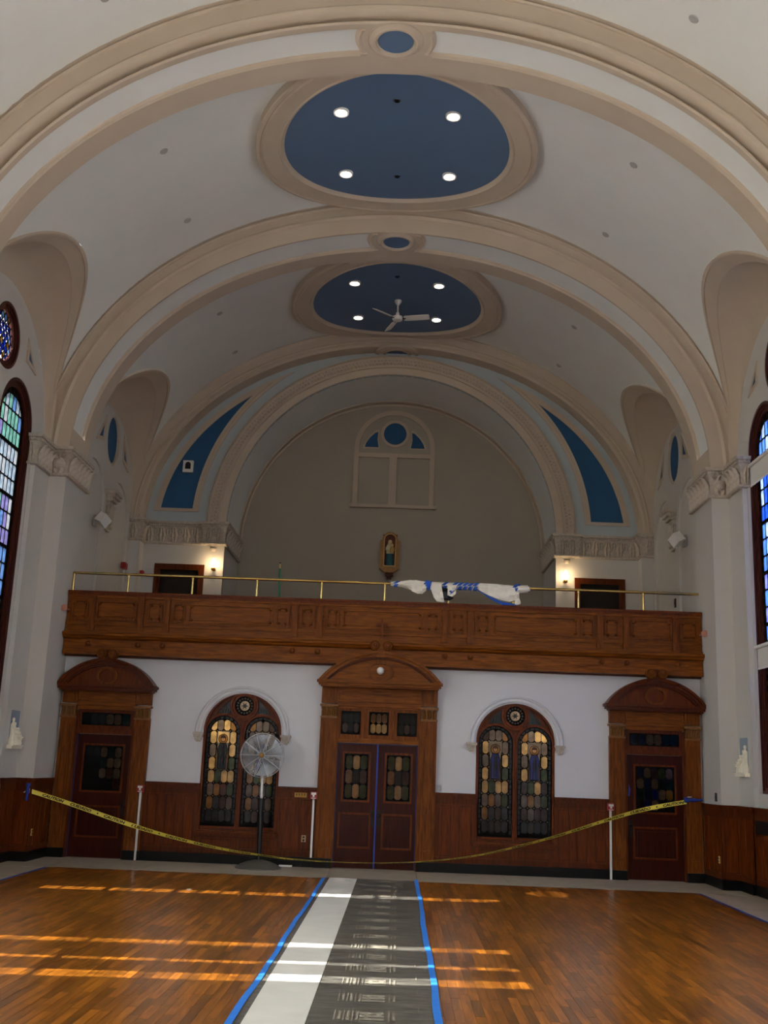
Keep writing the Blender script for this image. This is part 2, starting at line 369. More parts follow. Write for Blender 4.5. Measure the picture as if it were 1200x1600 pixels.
S_A, S_B = 6.15, 4.75          # rib soffit
def rib(front, yw0, yw1, yb, detail=True):
    """FRONT: profile of (half width, rise, y) on the face towards the camera; white panel between YW0 and YW1"""
    N = 96; T = [PI*i/N for i in range(N+1)]
    m = M()
    m.grid([[el(a, b, t, y) for a, b, y in front+[(S_A, S_B, yw0)]] for t in T])
    back = [(S_A, S_B, yw1+.10), (S_A, S_B, yb), (6.80, 5.46, yb)]
    m.grid([[el(a, b, t, y) for a, b, y in back] for t in T])
    r = obj('rib', m, TAN, ceil, True)
    if not detail:
        obj('rib_panel', M().grid([[el(S_A, S_B, t, y) for y in (yw0, yw1+.10)] for t in T]), WHITE, r, True); return r
    yc = (yw0+yw1)/2; RO = .60; t0 = math.asin(.42/S_B)
    ycols = [yw0+(yw1-yw0)*i/14 for i in range(15)]
    def tend(y, rad):
        dx = sqrt(max(.0004, rad*rad-(y-yc)**2)); return math.acos(dx/S_A)
    D = .05
    for side in (0, 1):
        mir = (lambda t: t) if side else (lambda t: PI-t)
        rows = []
        for y in ycols:
            te = tend(y, RO); rows.append([el(S_A+D, S_B+D, mir(t0+(te-t0)*j/40), y) for j in range(41)])
        obj('rib_panel', M().grid(rows), WHITE, r, True)
        mm = M()
        # far moulding of the panel
        mm.grid([[el(S_A+d, S_B+d, mir(t0+(tend(yw1, RO)-t0)*j/60), y) for d, y in
                  ((D, yw1), (D-.015, yw1+.005), (.015, yw1+.03), (.03, yw1+.045), (-.012, yw1+.06), (-.012, yw1+.075), (0, yw1+.08), (0, yw1+.10))] for j in range(61)])
        mm.grid([[el(S_A+d, S_B+d, mir(t0+(tend(yw0, RO)-t0)*j/60), yw0) for d in (0, D)] for j in range(61)])
        # curved end by the roundel, bottom end
        for dA, dB, w0, w1 in ((D, 0, RO, RO-.02), (0, -.02, RO-.02, RO-.05), (-.02, 0, RO-.05, RO-.09)):
            mm.grid([[el(S_A+dA, S_B+dA, mir(tend(y, w0)), y), el(S_A+dB, S_B+dB, mir(tend(y, w1)), y)] for y in ycols])
        for y in (yw0, yw1):
            a0, a1 = tend(y, RO), tend(y, RO-.09)
            mm.grid([[el(S_A-.03, S_B-.03, mir(a0+(a1-a0)*j/6), y), el(S_A+D, S_B+D, mir(a0+(a1-a0)*j/6), y)] for j in range(7)])
        mm.grid([[el(S_A+d, S_B+d, mir(t0), y) for d in (0, D)] for y in (yw0, yw1)])
        mm.grid([[el(S_A, S_B, mir(t0*j/4), y) for j in range(5)] for y in (yw0, yw1+.10)])
        obj('panel_moulding', mm, TAN, r, True)
    crown = M()
    crown.grid([[el(S_A, S_B, tend(y, RO-.09)+(PI-2*tend(y, RO-.09))*j/40, y) for j in range(41)] for y in ycols])
    ta = tend(yw1, RO)
    crown.grid([[el(S_A, S_B, ta+(PI-2*ta)*j/40, y) for j in range(41)] for y in (yw1, yw1+.10)])
    obj('rib_crown', crown, TAN, r, True)
    zc = C0+S_B; q = M(); rows = []
    for t in range(49):
        f = 2*PI*t/48; row = []
        for rad, h in ((.43, .01), (.425, -.012), (.41, -.012), (.40, .0), (.36, -.02), (.33, -.05), (.30, -.05), (.285, -.02), (.27, -.02), (.265, .0)):
            row.append((rad*cos(f), yc+rad*sin(f), zc-.006+h))
        rows.append(row)
    q.grid(rows); ro = obj('roundel', q, TAN, r, True)
    obj('roundel_field', M().plate(circ((0, yc), .268, 40), [], XY(zc-.012), 0, .008), BLUE, ro)
    return r
yf = 13.6
rib([(6.80, 5.46, yf+.05), (6.80, 5.46, yf-.04), (6.77, 5.43, yf-.07), (6.73, 5.39, yf-.06), (6.71, 5.37, yf+.03), (6.695, 5.355, yf+.03), (6.69, 5.35, yf-.03), (6.66, 5.32, yf-.02), (6.65, 5.31, yf),
     (6.42, 5.05, yf), (6.41, 5.04, yf-.03), (6.39, 5.02, yf-.03), (6.38, 5.0, yf-.07), (6.33, 4.95, yf-.11), (6.285, 4.895, yf-.10), (6.26, 4.87, yf-.06),
     (6.255, 4.865, yf+.11), (6.20, 4.80, yf+.11), (6.195, 4.795, yf+.02), (6.17, 4.77, yf+.0), (S_A, S_B, yf+.03)], 13.74, 14.28, 14.8)
yf = 19.93
RIB2 = lambda yf: [(6.80, 5.46, yf+.05), (6.80, 5.46, yf-.03), (6.77, 5.43, yf-.06), (6.73, 5.39, yf-.05), (6.71, 5.37, yf+.03), (6.695, 5.355, yf+.03), (6.69, 5.35, yf-.03), (6.66, 5.32, yf-.02), (6.65, 5.31, yf),
     (6.51, 5.18, yf), (6.50, 5.17, yf-.03), (6.48, 5.15, yf-.03), (6.47, 5.13, yf-.05), (6.44, 5.10, yf-.06), (6.41, 5.07, yf-.03), (6.40, 5.06, yf)]
rib(RIB2(yf)+[(6.40, 5.06, yf), (S_A, S_B, yf)], yf+.05, 20.66, 21.2)
for k in range(3):
    y = 7.3-6.3*k
    rib(RIB2(y)+[(S_A, S_B, y)], y+.12, y+.68, y+1.2, False)
# half rib against the end wall
yf = 26.5; N = 96
h = M().grid([[el(a, b, PI*i/N, y) for a, b, y in [(6.80, 5.46, yf+.05), (6.78, 5.42, yf-.03), (6.74, 5.36, yf-.05), (6.71, 5.32, yf-.02), (6.68, 5.29, yf),
     (6.52, 5.14, yf), (6.51, 5.13, yf-.03), (6.47, 5.09, yf-.05), (6.44, 5.06, yf-.03), (6.42, 5.04, yf-.04), (6.36, 4.99, yf-.05), (6.33, 4.96, yf-.01), (6.30, 4.94, yf), (6.27, 4.92, EW)]] for i in range(N+1)])
hr = obj('rib', h, TAN, ceil, True)
q = M(); zc = C0+4.92
q.grid([[(rad*cos(f), EW-rad*abs(sin(f)), zc+hh) for rad, hh in ((.58, .01), (.57, -.05), (.50, -.07), (.47, -.03), (.38, -.03), (.36, -.06), (.30, -.06), (.27, -.01))] for f in [PI*i/24 for i in range(25)]])
ro = obj('roundel', q, TAN, hr, True)
obj('roundel_field', M().plate(arc((0, EW), .28, PI, 2*PI, 24), [], XY(zc-.02), 0, .01), BLUE, ro)

obj('roof_light_seal', M().box(-7.3, 7.3, -6.6, 29.6, 13.75, 13.95).box(-7.3, 7.3, E3+.1, 29.6, 9, 13.8), WHITE, ceil)  # unseen slab added to stop sky light leaking through the vault
# crown ovals: projecting tan ring, blue disc
def ringz(x, top=12.80): return C0+(top-C0)*sqrt(1-(x/6.55)**2)
def oval(yc, R=2.01, RO=2.5):
    rows = []; prof = ((RO+.02, .30), (RO+.02, .05), (RO, .02), (RO-.05, .0), (RO-.08, .03), (RO-.11, .0), (RO-.13, .0), (R+.10, .0), (R+.085, -.02), (R+.06, -.02), (R+.05, .01), (R+.02, .04), (R, .05))
    for i in range(97):
        f = 2*PI*i/96; rows.append([(r*cos(f), yc+r*sin(f), ringz(r*cos(f))+hh) for r, hh in prof])
    o = obj('oval_ring', M().grid(rows), TAN, ceil, True)
    rows = []
    for i in range(97):
        f = 2*PI*i/96; rows.append([(R*k/10*cos(f)*1.005, yc+R*k/10*sin(f)*1.005, ringz(R*k/10*cos(f))+.045) for k in range(11)])
    obj('oval_field', M().grid(rows), BLUE, o, True)
oval(17.45); oval(24.25)

# small round cover plates on the vault
DISC = mesh('cover', M().lathe([(.07, .03), (.075, 0), (.06, -.015), (.03, -.02)], n=16), GREYD, True)
for x, y in ((-3.96, 16.53), (-4.0, 18.9), (4.03, 16.5), (4.02, 18.97), (-4.07, 23.2), (4.11, 23.32), (-4.07, 25.6), (4.11, 25.78), (4.06, 12.8), (-3.96, 12.74)):
    z = C0+FB*sqrt(1-(x/FA)**2)
    t = math.atan2(FA*(z-C0)/FB, x*FB/FA) if False else math.atan2((z-C0)/FB**2, x/FA**2)
    o = link(bpy.data.objects.new('ceiling_sensor', DISC)); o.location = (x, y, z); o.rotation_euler = (0, PI/2-t, 0)
    side = 'left' if x < 0 else 'right'
    lab = {12.8: 'round grey cover on the white vault nearest the viewer, %s of the top roundel', 12.74: 'round grey cover on the white vault nearest the viewer, %s of the top roundel',
           16.53: 'small grey vault cover %s of the larger oval, nearer the front rib', 16.5: 'small grey vault cover %s of the larger oval, nearer the front rib',
           18.9: 'small grey vault cover %s of the larger oval, nearer the middle rib', 18.97: 'small grey vault cover %s of the larger oval, nearer the middle rib',
           23.2: 'small grey vault cover %s of the fan oval, nearer the middle rib', 23.32: 'small grey vault cover %s of the fan oval, nearer the middle rib',
           25.6: 'small grey vault cover %s of the fan oval, nearer the gallery end', 25.78: 'small grey vault cover %s of the fan oval, nearer the gallery end'}[y] % side
    tag(o, lab, 'sensor', group='round covers on the white vault')
DCAN = mesh('can', M().lathe([(.055, .06), (.058, .01), (.045, -.005), (.04, .02), (.01, .02)], n=16), BLK, True)
DRIM = mesh('rim', M().lathe([(.075, .06), (.078, 0), (.06, -.010), (.055, .01)], n=16), BLUE, True)
for y, w in ((16.2, 'front'), (18.61, 'rear'), (22.95, 'front')):
    t = thing('sensor_can', (0, y, ringz(0)+.04), 'small dark recessed can on the %s middle of the %s blue ceiling oval' % ('camera side' if w == 'front' else 'far side', 'large' if y < 20 else 'fan-bearing'), 'sensor')
    inst('can', DCAN, t, (0, y, ringz(0)+.02)); inst('rim', DRIM, t, (0, y, ringz(0)+.035))

# ---- recessed ceiling lamps
TRIM = mesh('trim_ring', M().grid([[((r)*cos(2*PI*i/28), (r)*sin(2*PI*i/28), hh) for r, hh in ((.135, .03), (.135, -.012), (.12, -.02), (.10, -.012), (.095, .02))] for i in range(29)]), WPAINT, True)
LENS = mesh('lens', M().lathe([(.096, .012), (.096, -.004), (.05, -.008), (.01, -.009)], n=24), LAMPW, True)
ovn = {17.45: 'nearer', 24.25: 'farther'}
for yc, lst in ((17.45, ((-.96, 16.5), (.97, 16.53), (-.97, 18.48), (.99, 18.47))), (24.25, ((-.99, 23.25), (.97, 23.27), (-.98, 25.23), (.98, 25.22)))):
    for x, y in lst:
        z = ringz(x)+.03
        t = thing('recessed_lamp', (x, y, z), 'lit round recessed lamp, %s %s of the four in the %s blue oval' % ('camera-side' if y < yc else 'far-side', 'left one' if x < 0 else 'right one', ovn[yc]), 'lamp', group='recessed lamps in the blue ovals')
        inst('trim_ring', TRIM, t, (x, y, z)); inst('lens', LENS, t, (x, y, z))

# ---- ceiling fan
t = thing('ceiling_fan', (.02, 24.25, 12.82), 'white three-blade ceiling fan hanging from the farther blue oval', 'ceiling fan')
cx_, cy_ = .02, 24.25
obj('canopy', M().lathe([(.03, 12.83), (.085, 12.82), (.085, 12.78), (.05, 12.72), (.02, 12.70)], (cx_, cy_, 0)), WPAINT, t, True)
obj('down_rod', M().lathe([(.02, 12.72), (.02, 12.44)], (cx_, cy_, 0), 10), WPAINT, t)
obj('motor', M().lathe([(.04, 12.50), (.045, 12.42), (.12, 12.40), (.125, 12.34), (.11, 12.31), (.03, 12.30)], (cx_, cy_, 0)), WPAINT, t, True)
for a in (-.22, 1.90, 3.93):
    b = M(); d = Vector((cos(a), sin(a), 0)); n_ = Vector((-sin(a), cos(a), 0))
    rows = []
    for k, (r, w) in enumerate(((.16, .06), (.2, .075), (.6, .08), (.76, .075), (.78, .06))):
        c = Vector((cx_, cy_, 12.345))+d*r
        rows.append([c-n_*w+Vector((0, 0, .03)), c+n_*w+Vector((0, 0, -.03)), c+n_*w+Vector((0, 0, -.022)), c-n_*w+Vector((0, 0, .038))])
    k0 = len(b.v); b.grid(rows, True); b.f += [(k0, k0+1, k0+2, k0+3), tuple(k0+16+i for i in (3, 2, 1, 0))]
    bl = obj('blade', b, WPAINT, t)
    obj('blade_iron', M().tube([Vector((cx_, cy_, 12.345))+d*.1, Vector((cx_, cy_, 12.345))+d*.2], .018, 6), IRON, bl)

# ---- side walls of the nave
LC = .86; LHW = .79
def side_wall_poly(yc, y0, y1): return [(y0, 0), (y1, 0), (y1, 7.5)]+[(min(max(yc+2.36*cos(PI*i/40), y0), y1), 7.5+2.36*sin(PI*i/40)) for i in range(41)]+[(y0, 7.5)]
SN = {-1: 'left', 1: 'right'}
WALLS = {}
for s in (-1, 1):
    wall = thing('wall_'+SN[s], (s*WX, 17.45, 0), 'pale plaster nave wall on the %s with tall windows, piers and low panelling' % SN[s], 'wall', 'structure'); WALLS[s] = wall
    for yc in (17.45, 11.15, 4.85, -1.45):
        m = M()
        m.plate(side_wall_poly(yc, yc-2.60, yc+2.50), [lancet(yc-LC, LHW, 1.66, C0), lancet(yc+LC, LHW, 1.66, C0), circ((yc, 8.90), .58, 36)], YZ(s*WX), 0, s*.5)
        obj('plaster', m, STONEWHITE, wall)
        obj('upper_backing', M().box(*sorted((s*7.10, s*7.14)), yc-3.3, yc+3.3, 9.85, 13.5), WHITE, wall)
        # pier between bays
        y = yc+2.45
        m = M().box(*sorted((s*6.15, s*7.12)), y+.03, y+1.36, 0, 7.62); obj('pier', m, STONEWHITE, wall)
        obj('pilaster', M().box(*sorted((s*6.48, s*7.12)), y-.78, y+.03, 1.43, 7.62).box(*sorted((s*6.565, s*7.12)), y-.83, y-.78, 1.43, 7.62), STONEWHITE, wall)
        obj('pilaster', M().box(*sorted((s*6.48, s*7.12)), y+1.36, y+1.5, 1.43, 7.62), STONEWHITE, wall)
    # low panelling: continuous board with panels, cap and black skirting
    runs = [((6.13, 19.9), (6.13, 21.0)), ((6.13, 19.88), (6.46, 19.88)), ((6.44, 19.9), (6.44, 19.2)), ((6.50, 19.18), (6.50, 8.5))]
    wn = thing('wainscot', (s*6.3, 19, 0), 'red-brown panelled wainscot along the %s pier and window wall' % SN[s], 'wainscot', 'structure')
    panm = {}
    for (ax, ay), (bx, by) in runs:
        L = math.hypot(bx-ax, by-ay); d = Vector((bx-ax, by-ay, 0)).normalized(); nrm = Vector((d.y, -d.x, 0))
        if nrm.x > .1 or (abs(nrm.x) < .1 and nrm.y > 0): nrm = -nrm
        def fr(u0, u1, w0, w1, z0, z1, mm):
            P = [Vector((ax, ay, 0))+d*u+nrm*w for u, w in ((u0, w0), (u1, w0), (u1, w1), (u0, w1))]
            V = [(s*p.x, p.y, z0) for p in P]+[(s*p.x, p.y, z1) for p in P]
            mm.add(V, [(0, 3, 2, 1), (4, 5, 6, 7), (0, 1, 5, 4), (1, 2, 6, 5), (2, 3, 7, 6), (3, 0, 4, 7)])
        b = M(); fr(-.012, L, -.03, .0, .17, 1.38, b); obj('backing', b, WAIND, wn)
        b = M(); fr(-.03, L+.03, -.03, .035, 1.38, 1.43, b); fr(-.02, L+.02, -.03, .02, 1.33, 1.38, b); obj('cap_rail', b, WAIND, wn)
        b = M(); fr(-.02, L+.02, -.03, .025, 0, .17, b); obj('skirting', b, BLACKB, wn)
        b = M(); fr(-.0, L, 0, .018, .17, .27, b); fr(0, L, 0, .018, 1.22, 1.33, b); obj('rail', b, WAIND, wn)
        n = max(1, round(L/.30)) if L < 2 else int(min(L, 8)/.34); st = L/n if L < 2 else .34
        for k in range(n+1):
            b = M(); u = k*st; fr(max(0, u-.04), min(L, u+.04), 0, .018, .27, 1.22, b); obj('stile', b, WAIN, wn)
        for k in range(n):
            b = M(); fr(k*st+.065, (k+1)*st-.065, 0, .010, .295, 1.195, b); obj('panel', b, WAIN, wn)
    # outlets, sill, grille on the low wall
    obj('sill', M().box(*sorted((s*6.54, s*7.1)), 17.45-2.4, 19.06, 1.43, 1.66), STONEWHITE, wall)

# ---- capitals
def leaf_mesh(w, hgt, name, mtl, curl=.09):
    """acanthus leaf standing on its base, facing -y: lobed outline, midrib, tip curled over"""
    rows = []
    for i in range(9):
        v = i/8; ww = w*(.55+.45*sin(PI*min(1, v*1.15)))*(1-.55*v**3)*(1+.16*sin(v*6*PI))
        z = hgt*(v-.10*max(0, v-.8)*5*.4) if v < .85 else hgt*(.85-.35*(v-.85))
        y = -.012-curl*v**3
        rows.append([(-ww/2, y+.012, z), (-ww/4, y-.016, z), (0, y+.004, z), (ww/4, y-.016, z), (ww/2, y+.012, z)])
    return mesh(name, M().grid(rows), mtl, True)
LEAF = leaf_mesh(.20, .40, 'leaf', CARVE)
LEAFS = leaf_mesh(.15, .26, 'leaf_small', CARVE, .06)
def scroll_mesh(r, depth, mtl, name='volute', turns=1.6):
    m = M(); rows = []; n = 30
    for i in range(n+1):
        a = turns*2*PI*i/n; rr = r*(1-.72*i/n); p = (rr*cos(a), rr*sin(a)); q = ((rr-r*.24)*cos(a), (rr-r*.24)*sin(a))
        rows.append([(p[0], 0, p[1]), (p[0], -depth, p[1]), (q[0], -depth*.8, q[1]), (q[0], 0, q[1])])
    m.grid(rows, True); m.lathe([(r*.26, 0), (r*.26, -depth), (r*.14, -depth*1.25), (.001, -depth*1.3)], n=12, axis='y')
    return mesh(name, m, mtl, True)
VOL = scroll_mesh(.075, .06, CARVE)
FACE = mesh('boss', M().lathe([(.11, 0), (.10, -.05), (.07, -.09), (.03, -.11), (.001, -.115)], n=12, axis='y'), CARVE, True)
def frieze(path, z0, z1, parent, leaf, step, proud=.06):
    """carved band along a plan path (inner side to the left of travel is the room)"""
    P = [Vector((a, b, 0)) for a, b in path]
    def off(i, d):
        ns = []
        for a, b in ((i-1, i), (i, i+1)):
            if a >= 0 and b < len(P):
                t = (P[b]-P[a]).normalized(); ns.append(Vector((t.y, -t.x, 0)))
        n = sum(ns, Vector())/len(ns); n = n/ max(.4, n.length**2); return P[i]+n*d
    H = z1-z0
    prof = [(-.05, z0), (proud, z0), (proud+.02, z0+.02), (proud+.02, z0+.05), (.02, z0+.07), (.03, z0+.5*H), (proud+.01, z1-.13), (proud+.02, z1-.12), (proud+.02, z1-.07), (proud+.06, z1-.06), (proud+.07, z1-.02), (proud+.07, z1), (-.05, z1)]
    rows = [[(off(i, d).x, off(i, d).y, z) for d, z in prof] for i in range(len(P))]
    m = M().grid(rows, True); n = len(prof); m.f += [tuple(range(n)), tuple(len(m.v)-n+i for i in reversed(range(n)))]
    core = obj('bell', m, CARVE, parent)
    dm = M()
    for i in range(len(P)-1):
        L = (P[i+1]-P[i]).length; t = (P[i+1]-P[i]).normalized(); nn = Vector((t.y, -t.x, 0)); ang = math.atan2(nn.x, -nn.y)
        k = max(1, round(L/step)); gap = L/k
        for j in range(k):
            c = P[i]+t*(gap*(j+.5))+nn*.035
            inst('leaf', leaf, parent, (c.x, c.y, z0+.06), (0, 0, ang), (gap/step*1.0, 1.5, (H-.16)/(.40 if leaf is LEAF else .26)))
            if j: 
                c2 = P[i]+t*(gap*j)+nn*.02
                inst('leaf', LEAFS, parent, (c2.x, c2.y, z0+H*.40), (0, 0, ang), (1, 1, .8))
        q = int(L/.05)
        for j in range(q):
            a = P[i]+t*((j+.2)*L/q)+nn*(proud+.015); b = P[i]+t*((j+.75)*L/q)+nn*(proud+.045)
            dm.box(min(a.x, b.x), max(a.x, b.x), min(a.y, b.y), max(a.y, b.y), z1-.12, z1-.07)
    obj('dentil_course', dm, CARVE, parent, kind='stuff')
def mirror_path(p, s): return [(s*a, b) for a, b in (p if s > 0 else reversed(p))]
for s in (-1, 1):
    t = thing('capital', (s*6.3, 19.9, 7.05), 'carved acanthus capital wrapping the head of the %s pier before the balcony' % SN[s], 'capital', 'structure')
    path = [(6.15, 21.30), (6.15, 19.93), (6.48, 19.93), (6.48, 19.12), (6.62, 19.12)]
    if s < 0: path = [(-a, b) for a, b in path[::-1]]
    frieze(path, 7.04, 7.62, t, LEAF, .22)
    inst('boss', FACE, t, (s*6.31, 19.88, 7.28)); inst('volute', VOL, t, (s*6.21, 19.86, 7.44)); inst('volute', VOL, t, (s*6.42, 19.86, 7.44))

# ---- nave windows
def glaze(win, s, yc, hw, sill, spr, fine):
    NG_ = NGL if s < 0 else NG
    x = s*6.72; G_ = hw-.27; cols = 6; cw = 2*G_/cols; rh = .30; z0 = sill+.16
    shape = [(yc-G_, z0), (yc+G_, z0)]+arc((yc, spr), G_, 0, PI, 24)
    if not fine:
        strips = [(u, w) for u, w in ((11.74, .24), (10.70, .14), (9.94, .30)) if s < 0 and abs(u-yc) < G_]  # clear slots added to shape the sun streaks on the floor
        slots = [rect(u-w/2, u+w/2, z0+.1, spr+.1) for u, w in strips]
        obj('glass', M().plate(shape, slots, YZ(x), -.004, .004), OPAL, win)
        for q in slots: obj('sun_streak_strip', M().plate(q, [], YZ(x), -.004, .004), CLEARG, win)
        b = M()
        for k in range(7): b.box(x-.015, x+.015, yc-G_, yc+G_, z0+k*.9-.02, z0+k*.9+.02)
        for k in range(1, cols, 2): b.box(x-.012, x+.012, yc-G_+k*cw-.01, yc-G_+k*cw+.01, z0, spr)
        obj('lead', b, LEAD, win); return
    lead = M(); keys = ['lilac', 'pale', 'mint', 'sky', 'pale', 'sky']; r = 0
    full = {}
    z = z0
    while z < spr+G_:
        base = ('lilac', 'pale', 'mint', 'sky') [r//3 % 4] if s < 0 else ('sky', 'blue', 'sky', 'lilac')[r//3 % 4]
        for c in range(cols):
            u0, u1 = yc-G_+c*cw+.008, yc-G_+(c+1)*cw-.008
            p = clip_poly([(u0+.03, z+.012), (u1-.03, z+.012), (u1, z+.05), (u1, z+rh-.05), (u1-.03, z+rh-.012), (u0+.03, z+rh-.012), (u0, z+rh-.05), (u0, z+.05)], shape)
            if len(p) < 3 or area(p) < .004: continue
            k = random.choice((base, base, keys[c], 'clear')) if z > 3.5 else random.choice(('gold', 'blue', 'grey', 'sky'))
            obj('pane', M().plate([(a, b) for a, b in p], [], YZ(x), -.004, .004), CLEARG if s < 0 and yc < 17 and c < 2 else NG_[k], win)  # two columns made clear to throw the main sun streak
        lead.plate(clip_poly(rect(yc-G_, yc+G_, z-.012, z+.012), shape) or rect(yc-G_, yc-G_+.02, z, z+.01), [], YZ(x), -.012, .012)
        if r % 3 == 0: 
            q = clip_poly(rect(yc-G_, yc+G_, z-.03, z+.03), shape)
            if q: lead.plate(q, [], YZ(x), -.02, .02)
        z += rh; r += 1
    for c in range(cols+1):
        u = yc-G_+c*cw
        q = clip_poly(rect(u-.009, u+.009, z0, spr+G_), shape)
        if len(q) > 2: lead.plate(q, [], YZ(x), -.011, .011)
    obj('lead', lead, LEAD, win)
    bd = M(); pts = [p for p in shape]
    for k in range(70):
        a = k/70*(2*(spr-z0)+PI*G_); 
        if a < spr-z0: p = (yc+G_+.05, z0+a)
        elif a < spr-z0+PI*G_: q = (a-(spr-z0))/G_; p = (yc+(G_+.05)*cos(q), spr+(G_+.05)*sin(q))
        else: p = (yc-G_-.05, spr-(a-(spr-z0)-PI*G_))
        bd.plate(circ(p, .03, 6, .05), [], YZ(x), -.016, .016)
    obj('jewel_border', bd, NG_['gold'], win, kind='stuff')
wi = 3
for s in (-1, 1):
    for yc in (17.45, 11.15, 4.85, -1.45):
        win = thing('window_%d' % wi, (s*6.72, yc, 1.66), ('tall twin arched leaded window with a round light above in the %s nave wall' if yc > 17 else ('plain-glazed twin arched window of the %s nave wall, ' + ('second', 'third', 'fourth')[round((17.45-yc)/6.3)-1] + ' bay from the balcony')) % SN[s], 'window', 'structure'); wi += 1
        x0, x1 = s*6.67, s*.10
        for c in (yc-LC, yc+LC):
            fine = yc > 17
            fm = M()
            for d0, d1, a, b in ((0, .05, -.06, .12), (.05, .10, -.02, .10), (.10, .16, .0, .10)):
                fm.plate(lancet(c, LHW-d0+.004, 1.66+d0, C0), [lancet(c, LHW-d1, 1.66+d1, C0)], YZ(s*6.67), s*a, s*b)
            obj('frame', fm, DARKW, win)
            bm_ = M().plate(lancet(c, LHW-.155, 1.66+.155, C0), [lancet(c, LHW-.27, 1.66+.16 if False else 1.66+.162, C0)], YZ(s*6.72), -.01, .01)
            obj('border', bm_, LEAD, win)
            glaze(win, s, c, LHW, 1.66, C0, fine)
        fm = M()
        for r0, r1, a, b in ((.584, .53, -.06, .12), (.53, .48, -.02, .10), (.48, .44, 0, .10)):
            fm.plate(circ((yc, 8.90), r0, 36), [circ((yc, 8.90), r1, 36)], YZ(s*6.67), s*a, s*b)
        rf = obj('round_frame', fm, DARKW, win)
        if yc > 17:
            lead = M(); n = 0; w = .145
            for i in range(-4, 4):
                for j in range(-4, 4):
                    cc = (yc+(i+.5+.5*(j % 2))*w, 8.90+(j+.5)*w*.9)
                    p = clip_poly([(cc[0], cc[1]-w*.62), (cc[0]+w*.47, cc[1]), (cc[0], cc[1]+w*.62), (cc[0]-w*.47, cc[1])], circ((yc, 8.90), .43, 30))
                    if len(p) > 2 and area(p) > .003: obj('pane', M().plate(p, [], YZ(s*6.72), -.004, .004), (NGL if s < 0 else NG)[random.choice(('blue', 'blue', 'sky', 'gold') if s < 0 else ('sky', 'pale', 'clear'))], win)
            for k in range(-3, 4):
                for sg in (-1, 1):
                    q = clip_poly([(yc+k*w-.01-.45*sg, 8.90-.56), (yc+k*w+.01-.45*sg, 8.90-.56), (yc+k*w+.01+.45*sg, 8.90+.56), (yc+k*w-.01+.45*sg, 8.90+.56)], circ((yc, 8.90), .44, 30))
                    if len(q) > 2: lead.plate(q, [], YZ(s*6.72), -.01, .01)
            obj('lead', lead, LEAD, win)
        else:
            obj('glass', M().plate(circ((yc, 8.90), .44, 30), [], YZ(s*6.72), -.004, .004), OPAL, win)
    # painted triangles beside the round light
    for sg in (-1, 1):
        tri = [(17.45+sg*1.53, 8.72), (17.45+sg*.98, 8.80), (17.45+sg*.96, 9.24)]
        c = (sum(p[0] for p in tri)/3, sum(p[1] for p in tri)/3)
        inn = [(c[0]+(p[0]-c[0])*.5, c[1]+(p[1]-c[1])*.5) for p in tri]
        o = obj('spandrel_frame', M().plate(tri, [inn], YZ(s*WX), -s*.025, s*.01), TAN, WALLS[s])
        obj('spandrel_field', M().plate(inn, [], YZ(s*WX), -s*.006, s*.01), BLUED, o)

# ---- floor
fl = obj('floor', M().box(-7.2, 7.2, -6.5, BACK+.3, -.12, -.022), SUB, None, label='oiled strip oak nave floor with a grey stone margin along the walls', cat='floor', kind='structure')
PW = .082
def plank_rows(x0, x1, y0, y1):
    out = []; n = int((x1-x0)/PW); w = (x1-x0)/n
    for i in range(n):
        y = y0-random.random()*.9
        while y < y1:
            L = random.choice((.45, .6, .75, .9, 1.1, 1.35)); a, b = max(y, y0), min(y+L, y1)
            if b-a > .05: out.append((x0+i*w, x0+(i+1)*w, a, b))
            y += L
    return out
pl = plank_rows(-5.5, 5.5, 5.0, 19.2)
near = sorted([p for p in pl if p[3] < 11.2 and p[3] > 8.4 and abs((p[0]+p[1])/2-.38) < .36*p[3] and not -.78 < (p[0]+p[1])/2 < .78], key=lambda p: p[2])[:300]
ns_ = set(near); rest = M()
def plank_verts(m, p):
    g = .0005; c = .0012; x0, x1, y0, y1 = p[0]+g, p[1]-g, p[2]+g, p[3]-g; dz = random.uniform(-.0006, .0006)
    m.add([(x0,y0,-.022),(x1,y0,-.022),(x1,y1,-.022),(x0,y1,-.022),(x0,y0,-c+dz),(x1,y0,-c+dz),(x1,y1,-c+dz),(x0,y1,-c+dz),(x0+c,y0+c,dz),(x1-c,y0+c,dz),(x1-c,y1-c,dz),(x0+c,y1-c,dz)],
          [(0,1,5,4),(1,2,6,5),(2,3,7,6),(3,0,4,7),(4,5,9,8),(5,6,10,9),(6,7,11,10),(7,4,8,11),(8,9,10,11)])
for p in pl:
    if p in ns_: b = M(); plank_verts(b, p); obj('plank', b, FLOORW, fl)
    else: plank_verts(rest, p)
def obj_islands(name, m, material, parent, **k):
    me = bpy.data.meshes.new(name); me.from_pydata(m.v, [], m.f); me.materials.append(material)
    o = link(bpy.data.objects.new(name, me)); o.parent = parent; WL[o.name] = Vector((0, 0, 0)); return tag(o, **k)
obj_islands('planking', rest, FLOORW, fl, kind='stuff')
obj('planking_behind', M().box(-5.5, 5.5, -6, 5.0, -.022, 0), FLOORW, fl)
def slabs(x0, x1, y0, y1, nx, ny):
    for i in range(nx):
        for j in range(ny):
            a, b = x0+(x1-x0)*i/nx, x0+(x1-x0)*(i+1)/nx; c, d = y0+(y1-y0)*j/ny, y0+(y1-y0)*(j+1)/ny
            obj('slab', M().box(a+.003, b-.003, c+.003, d-.003, -.022, random.uniform(-.001, .002)), SLAB, fl)
slabs(-5.5, 5.5, 19.2, BACK, 7, 1)
